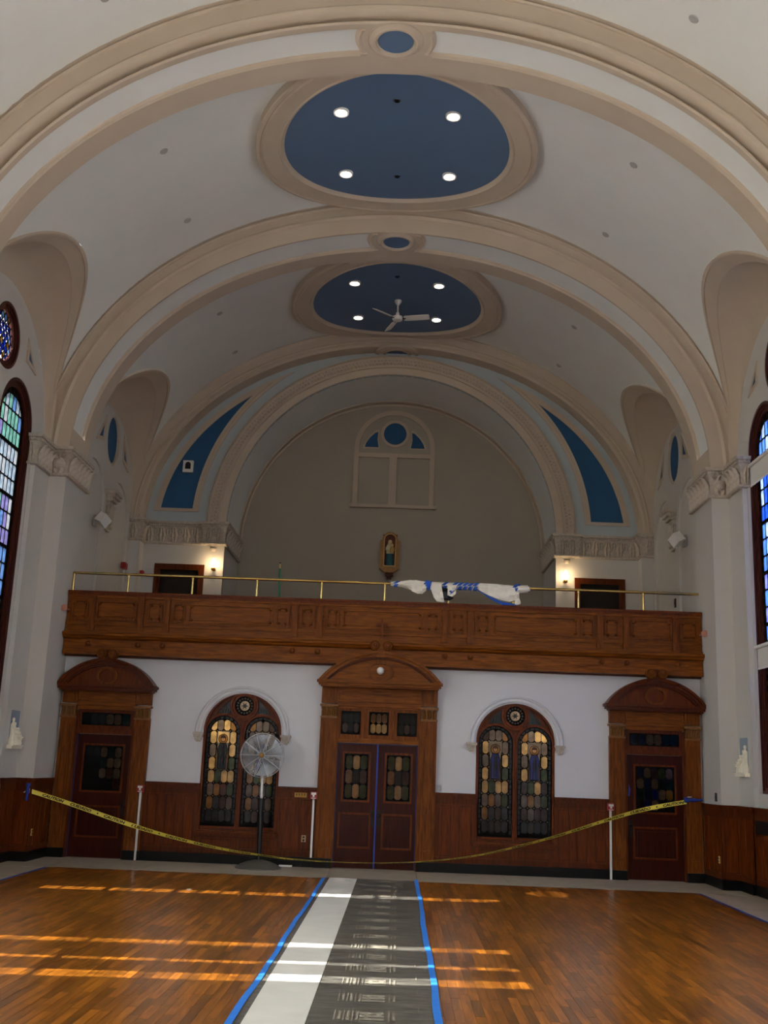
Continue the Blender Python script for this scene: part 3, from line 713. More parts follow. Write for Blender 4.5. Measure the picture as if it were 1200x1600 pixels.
for s in (-1, 1):
    x = sorted((s*5.5, s*6.6)); slabs(x[0], x[1], 19.05, BACK, 1, 1); slabs(x[0], x[1], 5.05, 19.05, 1, 8)

# ---- lower back wall with openings
D1, D3 = -5.235, 5.235
wb = thing('wall_back', (0, BACK, 0), 'white lower back wall under the wooden balcony', 'wall', 'structure')
openings = [rect(D1-.54, D1+.54, .001, 2.70), rect(D3-.54, D3+.54, .001, 2.70), rect(-.80, .80, .001, 2.92)]
for c in (-2.605, 2.615): openings.append(lancet(c, .745, .57, 2.415, 28))
# openings reach the floor: cut as notches in the outline
out = [(-6.3, 0), (D1-.54, 0), (D1-.54, 2.70), (D1+.54, 2.70), (D1+.54, 0), (-.8, 0), (-.8, 2.92), (.8, 2.92), (.8, 0), (D3-.54, 0), (D3-.54, 2.70), (D3+.54, 2.70), (D3+.54, 0), (6.3, 0), (6.3, 3.8), (-6.3, 3.8)]
obj('plaster', M().plate(out, openings[3:], XZ(BACK), 0, .3), WALLW, wb)

def panel_run(parent, x0, x1, z0, z1, n, y=BACK, m1=WAIND, m2=WAIN, sill=False):
    """framed panelling proud of the wall"""
    obj('backing', M().box(x0, x1, y-.035, y+.002, z0, z1), m1, parent)
    if not sill:
        obj('cap_rail', M().box(x0-.0, x1+.0, y-.10, y, z1-.05, z1).box(x0, x1, y-.075, y, z1-.10, z1-.05), m1, parent)
    w = (x1-x0)/n; top = z1-.2 if not sill else z1-.06
    f = M().box(x0, x1, y-.055, y-.03, z0, z0+.09).box(x0, x1, y-.055, y-.03, top, z1-.05 if not sill else z1)
    obj('rail', f, m1, parent)
    for k in range(n+1):
        a = max(x0, x0+k*w-.045); b = min(x1, x0+k*w+.045); obj('stile', M().box(a, b, y-.055, y-.03, z0+.09, top), m2, parent)
    for k in range(n):
        a, b = x0+k*w+.045, x0+(k+1)*w-.045
        pm = M().plate(rect(a, b, z0+.09, top), [rect(a+.022, b-.022, z0+.112, top-.022)], XZ(y-.048), 0, .02); pm.box(a+.05, b-.05, y-.043, y-.03, z0+.14, top-.05)
        obj('panel', pm, m2, parent)
wnb = thing('wainscot', (0, BACK-.05, 0), 'red-brown panelled wainscot between the doors and windows of the back wall', 'wainscot', 'structure')
for x0, x1, n in ((-4.385, -3.34, 3), (-1.87, -1.11, 2), (1.11, 1.88, 2), (3.35, 4.385, 3)): panel_run(wnb, x0, x1, .17, 1.43, n)
for x0, x1 in ((-3.34, -1.87), (1.88, 3.35)): panel_run(wnb, x0, x1, .17, .52, 2, sill=True)
bb = thing('baseboard_back', (0, BACK, 0), 'black marble skirting along the back wall', 'baseboard', 'structure')
for x0, x1 in ((-6.12, D1-.55), (D1+.55, -.80), (.80, D3-.55), (D3+.55, 6.12)): obj('block', M().box(x0, x1, BACK-.125, BACK+.002, 0, .17), BLACKB, bb)

# ---- doors
CAPLEAF = leaf_mesh(.10, .20, 'gilt_leaf', GOLDC, .05)
WSCR = mesh('scroll', M().lathe([(.095, .04), (.095, -.10), (.085, -.115), (.075, -.10), (.06, -.095), (.055, -.115), (.045, -.115), (.04, -.10), (.022, -.10), (.018, -.13), (.001, -.135)], n=20, axis='y'), OAKV, True)
def swan_neck(parent, xc, y, zs, x_out, z_out, mtl):
    """curved arms running from the arched cornice up into the two volutes"""
    for s in (-1, 1):
        rows = []
        for i in range(13):
            t = i/12; x = x_out+(.03-x_out)*t; z = z_out-.03+(zs+.01-z_out)*(t**2.0)
            w = .012+.034*t
            rows.append([(xc+s*x, y, z+w), (xc+s*x, y-.10, z+w), (xc+s*x, y-.08, z-w), (xc+s*x, y, z-w)])
        m = M().grid(rows, True); m.f += [(0, 1, 2, 3), (51, 50, 49, 48)]; obj('swan_neck', m, mtl, parent)
VOLG = scroll_mesh(.045, .03, GOLDC, 'gilt_volute', 1.3)
def carved_cap(parent, x0, x1, z0, z1, y):
    b = obj('capital', M().box(x0, x1, y-.03, y+.10, z0, z1-.04).box(x0-.03, x1+.03, y-.06, y+.1, z1-.04, z1).box(x0-.015, x1+.015, y-.045, y+.1, z0-.02, z0+.015), GOLDC, parent)
    n = 3; w = (x1-x0)/n
    for k in range(n): inst('leaf', CAPLEAF, b, (x0+w*(k+.5), y-.03, z0+.02), None, (w/.1, 1, 1))
    for x in (x0+.03, x1-.03): inst('volute', VOLG, b, (x, y-.04, z1-.075))
def pane_set(parent, fn, shapes, mats, y, name='pane'):
    for p, k in zip(shapes, mats): obj(name, M().plate(p, [], XZ(y), -.004, .004), G[k], parent)
def octo(x0, x1, z0, z1, c=.03, g=.006):
    x0 += g; x1 -= g; z0 += g; z1 -= g; c = min(c, (x1-x0)/2.2)
    return [(x0+c, z0), (x1-c, z0), (x1, z0+c), (x1, z1-c), (x1-c, z1), (x0+c, z1), (x0, z1-c), (x0, z0+c)]
def leaded(parent, x0, x1, z0, z1, cols, rows, keys, y, bd=.05):
    """leaded light: came plate with a hole for every pane"""
    if bd: cells = [(x0+bd+(x1-x0-2*bd)*i/cols, x0+bd+(x1-x0-2*bd)*(i+1)/cols, z0+bd+(z1-z0-2*bd)*j/rows, z0+bd+(z1-z0-2*bd)*(j+1)/rows) for j in range(rows) for i in range(cols)]
    else: cells = [(x0+(x1-x0)*i/cols, x0+(x1-x0)*(i+1)/cols, z0+(z1-z0)*j/rows, z0+(z1-z0)*(j+1)/rows) for j in range(rows) for i in range(cols)]
    sh = [octo(*c) for c in cells]
    came = obj('lead', M().plate(rect(x0, x1, z0, z1), sh, XZ(y), -.008, .008), LEAD, parent)
    for p, k in zip(sh, keys): obj('pane', M().plate(p, [], XZ(y), -.004, .004), G[k], came)
    if bd:
        bm_ = M(); st = .07
        for e0, e1, ax in ((x0, x1, 0), (z0, z1, 1)):
            n = max(1, int((e1-e0)/st))
            for k in range(n):
                a, b = e0+(e1-e0)*(k+.12)/n, e0+(e1-e0)*(k+.88)/n
                for q0, q1 in (((z0, z1) if ax == 0 else (x0, x1)),):
                    for q in (q0+.012, q1-bd+.012):
                        r_ = rect(a, b, q, q+bd-.024) if ax == 0 else rect(q, q+bd-.024, a, b)
                        bm_.plate(r_, [], XZ(y), -.011, -.006)
        obj('border_glass', bm_, G['border'], came, kind='stuff')
    return came
def leaf_door(parent, x0, x1, z1, gx0, gx1, gz0, gz1, px0, px1, pz0, pz1, y, knob_x, cols, rows, keys):
    d = obj('door_leaf', M().plate(rect(x0, x1, .01, z1), [rect(gx0, gx1, gz0, gz1), rect(px0, px1, pz0, pz1)], XZ(y), 0, .045), DOORW, parent)
    fm = M()
    for a, b, c, e_ in ((gx0, gx1, gz0, gz1), (px0, px1, pz0, pz1)):
        fm.plate(rect(a-.012, b+.012, c-.012, e_+.012), [rect(a+.022, b-.022, c+.022, e_-.022)], XZ(y-.012), 0, .03)
    obj('panel_moulding', fm, WAIN, d)
    obj('panel', M().box(px0, px1, y+.018, y+.03, pz0, pz1).box(px0+.07, px1-.07, y+.008, y+.02, pz0+.07, pz1-.07), DOORW, d)
    leaded(d, gx0, gx1, gz0, gz1, cols, rows, keys, y+.022)
    k = M().lathe([(.03, y), (.03, y-.012), (.012, y-.016), (.012, y-.045), (.03, y-.055), (.032, y-.07), (.02, y-.082), (.001, y-.084)], (knob_x, 0, .97), 14, 'y')
    obj('knob', k, IRON, d, True)
    obj('lock_plate', M().box(knob_x-.03, knob_x+.03, y-.006, y+.002, .76, 1.06), IRON, d)
def pediment(parent, xc, hw, z_base, z_ap, y0, y1, mtl, tym, ring):
    """segmental pediment: cornice, two swept mouldings, tympanum with ring"""
    H = z_ap-z_base; R = (hw*hw+H*H)/(2*H); cz = z_ap-R; a = math.asin(hw/R)
    def ap(r, hw_): 
        aa = math.asin(min(1, hw_/r)); return [(xc+r*sin(t), cz+r*cos(t)) for t in [-aa+2*aa*i/40 for i in range(41)]]
    def band(r0, r1, ya, yb, m):
        o = ap(r0, hw*r0/R); i_ = ap(r1, hw*r1/R*.985); m.plate(o+i_[::-1], [], XZ(0), ya, yb)
    m = M(); band(R, R-.05, y0-.02, y1, m); band(R-.05, R-.11, y0+.02, y1, m); obj('arched_cornice', m, mtl, parent)
    m = M(); band(R-.11, R-.145, y0+.06, y1, m); obj('arched_moulding', m, WAIND, parent)
    tz = ap(R-.14, hw*.9); obj('tympanum', M().plate(tz+[(xc+hw*.88, z_base+.02), (xc-hw*.88, z_base+.02)], [], XZ(0), y0+.12, y1), tym, parent)
    obj('cornice', M().box(xc-hw, xc+hw, y0-.01, y1, z_base-.015, z_base+.035).box(xc-hw+.03, xc+hw-.03, y0+.03, y1, z_base-.06, z_base-.015).box(xc-hw+.07, xc+hw-.07, y0+.07, y1, z_base-.09, z_base-.06), mtl, parent)
    rx, rz, rc = ring
    rr = obj('ring', M().plate(circ((xc, rc), rx, 36, rz), [circ((xc, rc), rx-.045, 36, rz-.045)], XZ(0), y0+.07, y0+.13).plate(circ((xc, rc), rx-.045, 36, rz-.045), [circ((xc, rc), rx-.06, 36, rz-.06)], XZ(0), y0+.09, y0+.13), OAKV, parent)
    return R, cz
def side_door(n, xc, kside, keys_t, keys_d, label):
    d = thing('door_%d' % n, (xc, BACK, 0), label, 'door', 'structure')
    y = BACK-.12
    for s in (-1, 1):
        x0, x1 = sorted((xc+s*.565, xc+s*.855))
        obj('pilaster', M().box(x0, x1, y, BACK+.0, .17, 2.57).plate(rect(x0+.05, x1-.05, .35, 2.50), [rect(x0+.075, x1-.075, .375, 2.475)], XZ(y-.018), 0, .02).box(x0+.10, x1-.10, y-.012, y, .40, 2.45), OAKV, d)
        obj('plinth', M().box(x0-.012, x1+.012, y-.03, BACK, 0, .17), BLACKB, d)
        carved_cap(d, x0+.01, x1-.01, 2.58, 2.82, y)
        obj('frieze_block', M().box(x0, x1, y-.01, BACK, 2.84, 3.09).plate(rect(x0+.05, x1-.05, 2.88, 3.05), [rect(x0+.08, x1-.08, 2.91, 3.02)], XZ(y-.03), 0, .025), OAKV, d)
        obj('casing', M().box(*sorted((xc+s*.52, xc+s*.567)), y+.03, BACK+.12, .0, 2.72), WAIND, d)
    obj('frieze', M().box(xc-.565, xc+.565, y+.02, BACK, 2.73, 3.09).plate(rect(xc-.55, xc+.55, 2.87, 3.07), [rect(xc-.52, xc+.52, 2.90, 3.04)], XZ(y), 0, .03).box(xc-.565, xc+.565, y-.03, y+.03, 2.80, 2.86), OAK, d)
    obj('transom_bar', M().box(xc-.53, xc+.53, y+.04, BACK+.1, 2.27, 2.37), WAIND, d)
    tf = obj('transom', M().plate(rect(xc-.53, xc+.53, 2.37, 2.73), [rect(xc-.47, xc+.47, 2.43, 2.67)], XZ(y+.06), 0, .05), WAIND, d)
    leaded(tf, xc-.47, xc+.47, 2.43, 2.67, 6, 1, keys_t, y+.085, .02)
    leaf_door(d, xc-.52, xc+.52, 2.265, xc-.38, xc+.40, 1.20, 2.08, xc-.40, xc+.40, .38, .94, BACK-.02, xc+kside*.455, 5, 4, keys_d)
    R, cz = pediment(d, xc, .955, 3.16, 3.69, BACK-.36, BACK, WAIND, WAIN, (.205, .18, 3.355))
    for s in (-1, 1):
        inst('scroll', WSCR, d, (xc+s*.11, BACK-.33, 3.765))
    swan_neck(d, xc, BACK-.30, 3.76, .42, 3.60, WAIND)
    obj('keystone', M().plate([(xc-.07, 3.60), (xc+.07, 3.60), (xc+.05, 3.86), (xc-.05, 3.86)], [], XZ(0), BACK-.35, BACK), WAIND, d)
    return d
side_door(1, D1, 1, ['dark', 'dark', 'dark', 'grey', 'grey', 'teal'], ['dark', 'dark', 'dark', 'dark', 'brown']+['dark', 'dark', 'grey', 'brown', 'grey']+['dark', 'dark', 'teal', 'grey', 'grey']+['dark', 'dark', 'grey', 'teal', 'grey'],
          'dark oak doorway with arched pediment beside the left pier, caution tape across it')
side_door(3, D3, -1, ['blue', 'blue', 'grey', 'grey', 'teal', 'teal'], ['dark', 'navy', 'grey', 'dark', 'dark']+['teal', 'blue', 'navy', 'grey', 'ochre']+['grey', 'blue', 'grey', 'dark', 'teal']+['blue', 'grey', 'brown', 'green', 'grey'],
          'dark oak doorway with arched pediment and blue glass beside the right pier')

d2 = thing('door_2', (0, BACK, 0), 'central double door with glazed leaves, three-light transom and arched pediment', 'door', 'structure')
y = BACK-.13
for s in (-1, 1):
    x0, x1 = sorted((s*.80, s*1.11))
    obj('pilaster', M().box(x0, x1, y, BACK, .17, 2.74).plate(rect(x0+.05, x1-.05, .35, 2.67), [rect(x0+.075, x1-.075, .375, 2.645)], XZ(y-.018), 0, .02).box(x0+.10, x1-.10, y-.012, y, .40, 2.62), OAKV, d2)
    obj('plinth', M().box(x0-.012, x1+.012, y-.03, BACK, 0, .17), BLACKB, d2)
    carved_cap(d2, x0+.01, x1-.01, 2.75, 2.99, y)
    obj('frieze_block', M().box(x0, x1, y-.01, BACK, 3.01, 3.34).plate(rect(x0+.05, x1-.05, 3.06, 3.29), [rect(x0+.08, x1-.08, 3.09, 3.26)], XZ(y-.03), 0, .025).box(x0+.11, x1-.11, y-.025, y, 3.12, 3.23), OAKV, d2)
    obj('casing', M().box(*sorted((s*.765, s*.802)), y+.03, BACK+.12, 0, 2.95), OAKV, d2)
obj('frieze', M().box(-.80, .80, y+.02, BACK, 2.93, 3.34).plate(rect(-.79, .79, 3.06, 3.32), [rect(-.75, .75, 3.10, 3.28)], XZ(y), 0, .03).box(-.80, .80, y-.03, y+.03, 2.97, 3.03), OAK, d2)
obj('transom_bar', M().box(-.77, .77, y+.04, BACK+.1, 2.285, 2.37), OAK, d2)
tf = obj('transom', M().plate(rect(-.77, .77, 2.37, 2.93), [rect(a-.19, a+.19, 2.44, 2.88) for a in (-.535, 0, .54)], XZ(y+.06), 0, .05).box(-.285, -.255, y+.03, y+.07, 2.37, 2.93).box(.255, .285, y+.03, y+.07, 2.37, 2.93), OAKV, d2)
for a, ks in ((-.535, ['brown', 'dark', 'brown', 'dark', 'dark', 'dark']), (0, ['cream', 'cream', 'cream', 'ochre', 'ochre', 'ochre']), (.54, ['dark', 'brown', 'dark', 'dark', 'dark', 'dark'])):
    leaded(tf, a-.19, a+.19, 2.44, 2.88, 3, 2, ks, y+.085, .03)
KD = ['green', 'cream', 'green', 'ochre', 'dark', 'brown', 'green', 'cream', 'green']
leaf_door(d2, -.765, -.004, 2.28, -.65, -.14, 1.21, 2.11, -.69, -.10, .37, .99, BACK-.02, -.07, 3, 3, KD)
leaf_door(d2, .004, .765, 2.28, .15, .66, 1.21, 2.11, .13, .68, .37, .99, BACK-.02, .07, 3, 3, KD)
PF = 20.60
R, cz = pediment(d2, 0, 1.19, 3.40, 4.00, PF, 20.78, OAK, OAK, (.25, .2, 3.63))
obj('pediment_core', M().plate([(-1.12, 3.33), (1.12, 3.33), (1.06, 3.46), (.80, 3.68), (-.80, 3.68), (-1.06, 3.46)], [], XZ(0), 20.76, BACK), OAK, d2)
for s in (-1, 1): inst('scroll', WSCR, d2, (s*.12, PF+.04, 4.10))
obj('keystone', M().plate([(-.09, 3.88), (.09, 3.88), (.05, 4.06), (.10, 4.17), (0, 4.25), (-.10, 4.17), (-.05, 4.06)], [], XZ(0), PF-.035, 20.78), OAK, d2)
swan_neck(d2, 0, PF+.08, 4.09, .50, 3.90, OAK)
obj('cross', M().plate([(-.022, 4.20), (.022, 4.20), (.022, 4.48), (.112, 4.48), (.112, 4.525), (.022, 4.525), (.022, 4.62), (-.022, 4.62), (-.022, 4.525), (-.112, 4.525), (-.112, 4.48), (-.022, 4.48)], [], XZ(0), PF+.02, PF+.09), WAIN, d2)
t = thing('globe_lamp', (0, PF+.12, 3.63), 'small white globe fixed in the ring of the central pediment', 'lamp')
obj('globe', M().lathe([(.001, -.175), (.04, -.165), (.065, -.135), (.07, -.10), (.062, -.06), (.04, -.035)], (0, PF+.12, 3.63), 20, 'y'), WPAINT, t, True)
obj('mount', M().lathe([(.045, -.04), (.06, -.02), (.06, .0)], (0, PF+.12, 3.63), 16, 'y'), CHROME, t, True)

# ---- arched windows of the back wall
FIG = {1: 'robed', 2: 'robed'}
def arched_window(n, xc, label, top, rowkeys):
    w = thing('window_%d' % n, (xc, BACK, .57), label, 'window', 'structure')
    HW, SP, Y = .745, 2.415, BACK
    lc = (.372); lw = .325                       # half spacing and half width of the lights
    Lts = [(xc-lc+.0, 'l'), (xc+lc-.0, 'r')]
    holes = [lancet(c, lw, .66, 2.385, 22) for c, _ in Lts]+[circ((xc, 2.905), .185, 32)]
    sp_ = []
    for s in (-1, 1): sp_.append([(xc+s*.20, 2.80), (xc+s*.27, 2.76), (xc+s*.40, 2.745), (xc+s*.53, 2.70), (xc+s*.46, 2.83), (xc+s*.34, 2.95), (xc+s*.26, 3.02), (xc+s*.245, 2.90)])
    fm = M().plate(lancet(xc, HW, .57, SP, 36), holes+sp_, XZ(Y+.05), 0, .08)
    fr = obj('frame', fm, WAIND, w)
    mm = M()
    mm.plate(lancet(xc, HW, .57, SP, 36), [lancet(xc, HW-.045, .60, SP, 36)], XZ(Y-.01), 0, .07)
    for c, _ in Lts: mm.plate(lancet(c, lw+.045, .615, 2.385, 22), [lancet(c, lw, .66, 2.385, 22)], XZ(Y+.025), 0, .03)
    mm.plate(circ((xc, 2.905), .275, 36), [circ((xc, 2.905), .235, 36)], XZ(Y+.015), 0, .04); mm.plate(circ((xc, 2.905), .23, 36), [circ((xc, 2.905), .185, 36)], XZ(Y+.03), 0, .03)
    mm.box(xc-.03, xc+.03, Y+.01, Y+.05, .6, 2.56)
    obj('tracery_moulding', mm, WAIN, w)
    obj('sill', M().box(xc-HW-.05, xc+HW+.05, Y-.16, Y+.05, .525, .575).box(xc-HW-.02, xc+HW+.02, Y-.12, Y+.05, .49, .525), WAIN, w)
    YG = Y+.085
    for (c, nm), rk, fkey in zip(Lts, rowkeys, top):
        g = lw-.075; cw = 2*g/4; rh = .243; rows = 8
        shape = [(c-g, .735), (c+g, .735)]+arc((c, 2.385), g, 0, PI, 22)
        cells = []
        for r in range(rows):
            for i in range(4):
                z1 = 2.66-r*.0; 
                zt = (2.385+g) if r == 0 else 2.42-(r-1)*rh; zb = 2.42-r*rh
                if r == 0: zb = 2.42
                p = clip_poly(octo(c-g+i*cw, c-g+(i+1)*cw, max(zb, .735), zt, .035, .005), shape)
                if len(p) > 2 and area(p) > .002 and not (i in (1, 2) and 1 <= r <= 3): cells.append((p, rk[r][i]))
        # figure, a standing robed saint built from leaded pieces
        f = fkey; zf = 2.42-.02
        hd = circ((c, zf-.13), .045, 14, .055); halo = circ((c, zf-.13), .088, 20)
        robe = [(c-.085, zf-.68), (c+.085, zf-.68), (c+.075, zf-.45), (c+.095, zf-.32), (c+.06, zf-.215), (c-.06, zf-.215), (c-.095, zf-.32), (c-.075, zf-.45)]
        holesF = [p for p, _ in cells]
        figbox = rect(c-cw+.004, c+cw-.004, 2.42-3*rh+.004, 2.415)
        bg_l = [[(c-cw+.008, zf-.71), (c-.10, zf-.70), (c-.088, zf-.45), (c-.108, zf-.32), (c-.108, zf-.21), (c-cw+.008, zf-.20)], [(c+cw-.008, zf-.71), (c+.10, zf-.70), (c+.088, zf-.45), (c+.108, zf-.32), (c+.108, zf-.21), (c+cw-.008, zf-.20)]]
        allh = holesF+[figbox]
        came = obj('light', M().plate(lancet(c, lw, .66, 2.385, 22), allh, XZ(YG), -.008, .008), LEAD, w)
        for p, k in cells: obj('pane', M().plate(p, [], XZ(YG), -.004, .004), G[k], came)
        for p in bg_l: obj('pane', M().plate(p, [], XZ(YG), -.004, .004), G['ochre' if f == 0 else 'brown'], came)
        obj('robe', M().plate(robe, [], XZ(YG), -.005, .005), G['navy' if f != 0 else 'dark'], came)
        fold = M()
        for dx in (-.03, .02, .045): fold.plate([(c+dx, zf-.66), (c+dx+.008, zf-.66), (c+dx*.5+.006, zf-.26), (c+dx*.5, zf-.26)], [], XZ(YG), -.011, -.004)
        obj('robe_leading', fold, LEAD, came)
        obj('mantle', M().plate([(c-.012, zf-.24), (c+.03, zf-.24), (c+.05, zf-.45), (c+.02, zf-.56), (c-.03, zf-.46)], [], XZ(YG), -.009, -.004), G['ochre' if f == 0 else 'blue'], came)
        obj('halo', M().plate(halo, [hd], XZ(YG), -.004, .004), G['ochre'], came)
        obj('face', M().plate(hd, [], XZ(YG), -.004, .004), G['skin'], came)
        fillp = clip_poly(rect(c-.108, c+.108, zf-.205, zf-.0), figbox)
        obj('pane', M().plate(fillp, [halo], XZ(YG), -.004, .004), G['cream' if f == 0 else 'grey'], came)
        obj('foot', M().plate([(c-.09, zf-.70), (c+.09, zf-.70), (c+.085, zf-.685), (c-.085, zf-.685)], [], XZ(YG), -.006, .004), LEAD, came)
        fl_ = M()
        for pp in (halo, hd, robe, *bg_l):
            fl_.tube([(p[0], YG-.006, p[1]) for p in list(pp)+[pp[0]]], .0055, 5)
        obj('figure_leading', fl_, LEAD, came)
        obj('hair', M().plate([p for p in circ((c, zf-.12), .055, 16, .062) if p[1] > zf-.125]+[(c-.05, zf-.14), (c-.036, zf-.10), (c+.036, zf-.10), (c+.05, zf-.14)][0:0], [], XZ(YG), -.013, -.011) , G['brown'], came)
        bd = M(); per = 2*(2.385-.70)+PI*(lw-.035); nb = 46
        for k in range(nb):
            a = (k+.5)/nb*per
            if a < 1.685: p = (c+lw-.037, .70+a); an = 0
            elif a < 1.685+PI*(lw-.035): q = (a-1.685)/(lw-.035); p = (c+(lw-.037)*cos(q), 2.385+(lw-.037)*sin(q)); an = q
            else: p = (c-lw+.037, 2.385-(a-1.685-PI*(lw-.035))); an = PI
            hh, ww = (.034, .020)
            pt = [(p[0]+u*ww*cos(an)-v*hh*sin(an), p[1]+u*ww*sin(an)+v*hh*cos(an)) for u, v in ((-1, -1), (1, -1), (1, 1), (-1, 1))]
            bd.plate(pt, [], XZ(YG), -.012, -.007)
        obj('border_glass', bd, G['border'], came, kind='stuff')
        jw = M()
        for r in range(1, 8):
            for i in (0, 1, 2, 3, 4):
                if 1 < r < 4 and i == 2: continue
                jw.plate(circ((c-g+i*cw, 2.42-(r-1)*rh), .016, 8), [], XZ(YG), -.012, -.007)
        obj('jewel', jw, G['cream'], came, kind='stuff')
    rl = obj('roundel_light', M().plate(circ((xc, 2.905), .187, 32), [circ((xc, 2.905), .095, 24)], XZ(YG), -.008, .008), LEAD, w)
    obj('medallion', M().plate(circ((xc, 2.905), .093, 24), [], XZ(YG), -.004, .004), G['grey'], rl)
    st = [(xc+(.075 if k % 2 == 0 else .03)*cos(PI*k/6), 2.905+(.075 if k % 2 == 0 else .03)*sin(PI*k/6)) for k in range(12)]
    obj('star', M().plate(st, [], XZ(YG), -.009, -.004), G['dark'], rl)
    pet = M()
    for k in range(16): pet.plate(circ((xc+.14*cos(2*PI*k/16), 2.905+.14*sin(2*PI*k/16)), .021, 8), [], XZ(YG), -.012, -.007)
    obj('petal_border', pet, G['ochre'], rl, kind='stuff')
    for k, p in enumerate(sp_):
        o = obj('spandrel_light', M().plate(p, [], XZ(YG), -.006, .006), G['dark'], w)
        sc_ = M(); s = (-1, 1)[k]
        for q in range(5): sc_.tube([(xc+s*(.28+.045*q), YG-.01, 2.77+.0*q), (xc+s*(.27+.04*q), YG-.012, 2.83+.015*(4-q))], .007, 5)
        obj('scrollwork', sc_, G['grey'] if k == 0 and n == 1 else G['border'], o)
    # plaster hood
    hd = M(); rows = []
    for i in range(49):
        a = PI*i/48; rows.append([(xc+r*cos(a), Y+yy, 2.37+r*sin(a)) for r, yy in ((.905, 0), (.905, -.05), (.885, -.075), (.865, -.07), (.85, -.04), (.835, -.045), (.815, -.06), (.79, -.05), (.78, -.02), (.765, -.02), (.765, 0))])
    hd.grid(rows)
    obj('hood_mould', hd, WALLW, w, True)
    for s in (-1, 1):
        a, b = sorted((xc+s*.75, xc+s*.92)); cb = M().box(a-.015, b+.015, Y-.11, Y, 2.33, 2.375).box(a, b, Y-.085, Y, 2.28, 2.33).box(a+.02, b-.02, Y-.065, Y, 2.23, 2.28).box(a+.045, b-.045, Y-.04, Y, 2.20, 2.23)
        obj('corbel', cb, CARVE, w)
c_, g_, o_, a_, b_, n_, k_ = 'cream', 'grey', 'ochre', 'amber', 'brown', 'green', 'dark'
arched_window(1, -2.605, 'arched stained glass window with a robed saint in each light, behind the wrapped fan', (0, 1),
    ([[c_, g_, c_, o_], [c_, c_, c_, c_], [g_, c_, c_, c_], [c_, c_, c_, n_], [c_, n_, c_, c_], [g_, o_, a_, n_], [o_, 'dimmed_grey', b_, g_], [k_, k_, 'dimmed_grey', k_]],  # bottom rows keyed darker: backlight falloff put into the glass colour
     [[o_, g_, g_, b_], [g_, c_, c_, g_], [g_, c_, c_, g_], [c_, c_, c_, g_], [o_, n_, c_, c_], [g_, o_, g_, n_], [o_, b_, 'dimmed_grey', g_], [k_, b_, k_, 'dimmed_grey']]))
arched_window(2, 2.615, 'arched stained glass window with a robed saint in each light, right of the central door', (1, 1),
    ([[b_, g_, g_, o_], [c_, c_, c_, g_], [g_, c_, c_, c_], [c_, c_, c_, n_], [c_, n_, c_, c_], [g_, o_, g_, n_], [o_, 'dimmed_grey', b_, 'dimmed_grey'], [k_, k_, b_, 'dimmed_grey']],  # lower panes darkened here too, for the fading backlight
     [[o_, g_, c_, c_], [c_, c_, c_, g_], [g_, c_, c_, c_], [c_, c_, c_, n_], [b_, n_, c_, b_], [g_, o_, g_, n_], [b_, g_, b_, b_], [k_, 'dimmed_grey', k_, 'dimmed_grey']]))

# ---- vestibule behind the back wall
vs = thing('wall_vestibule', (0, 24, 0), 'cream vestibule walls seen dimly through the stained glass', 'wall', 'structure')
obj('vestibule_shell', M().box(-6.6, 6.6, 25.0, 25.1, 0, 3.7).box(-6.7, -6.6, 21.4, 25.1, 0, 3.7).box(6.6, 6.7, 21.4, 25.1, 0, 3.7).box(-6.7, 6.7, 21.386, 25.1, -.1, -.02), CREAM, vs)
for k, (x, e_) in enumerate(((-3.1, 26), (3.1, 24), (0, 3))):  # point lights added behind the glass to backlight it from above
    l = bpy.data.lights.new('vestibule_backlight', 'POINT'); l.energy = e_; l.color = (1, .9, .74); l.shadow_soft_size = .12
    lo = link(bpy.data.objects.new('vestibule_backlight', l)); lo.location = (x, 21.95, 3.3)

# ---- balcony
BY = 20.82
ba = thing('balcony', (0, BY, 3.75), 'golden oak balcony front with raised panels running the full width of the nave', 'balcony', 'structure')
obj('parapet', M().box(-6.13, 6.13, BY, BY+.18, 4.17, 4.93), OAK, ba)
obj('cap', M().box(-6.13, 6.13, BY-.07, BY+.22, 4.945, 4.985).box(-6.13, 6.13, BY-.045, BY+.2, 4.90, 4.945), WAIN, ba)
obj('plinth_rail', M().box(-6.13, 6.13, BY-.045, BY, 4.18, 4.225).box(-6.13, 6.13, BY-.035, BY, 4.325, 4.35).box(-6.13, 6.13, BY-.03, BY, 4.86, 4.90), OAK, ba)
obj('cornice_shelf', M().grid([[(x, BY+d, z) for d, z in ((.1, 4.19), (-.06, 4.185), (-.15, 4.17), (-.16, 4.15), (-.155, 4.12), (-.12, 4.10), (-.10, 4.07), (-.04, 4.05), (.1, 4.05))] for x in (-6.14, 6.14)], True), OAK, ba)
obj('fascia', M().box(-6.13, 6.13, BY-.02, BY+.12, 3.83, 4.06), OAK, ba)
obj('lower_rail', M().box(-6.13, 6.13, BY-.06, BY+.22, 3.755, 3.80).box(-6.13, 6.13, BY-.04, BY+.2, 3.80, 3.835), OAK, ba)
for a, b in ((-5.69, -5.58), (-4.74, -4.63), (-4.24, -4.13), (-1.75, -1.64), (-1.27, -1.16)):
    for s in (1, -1):
        x0, x1 = sorted((s*a, s*b))
        obj('pilaster', M().box(x0, x1, BY-.06, BY, 4.225, 4.86).box(x0-.015, x1+.015, BY-.075, BY, 4.84, 4.90).box(x0-.012, x1+.012, BY-.07, BY, 4.225, 4.34).box(x0+.03, x1-.03, BY-.07, BY, 4.40, 4.80), OAKV, ba)
def notch(x0, x1, z0, z1, k): return [(x0+k, z0), (x1-k, z0), (x1-k, z0+k), (x1, z0+k), (x1, z1-k), (x1-k, z1-k), (x1-k, z1), (x0+k, z1), (x0+k, z1-k), (x0, z1-k), (x0, z0+k), (x0+k, z0+k)]
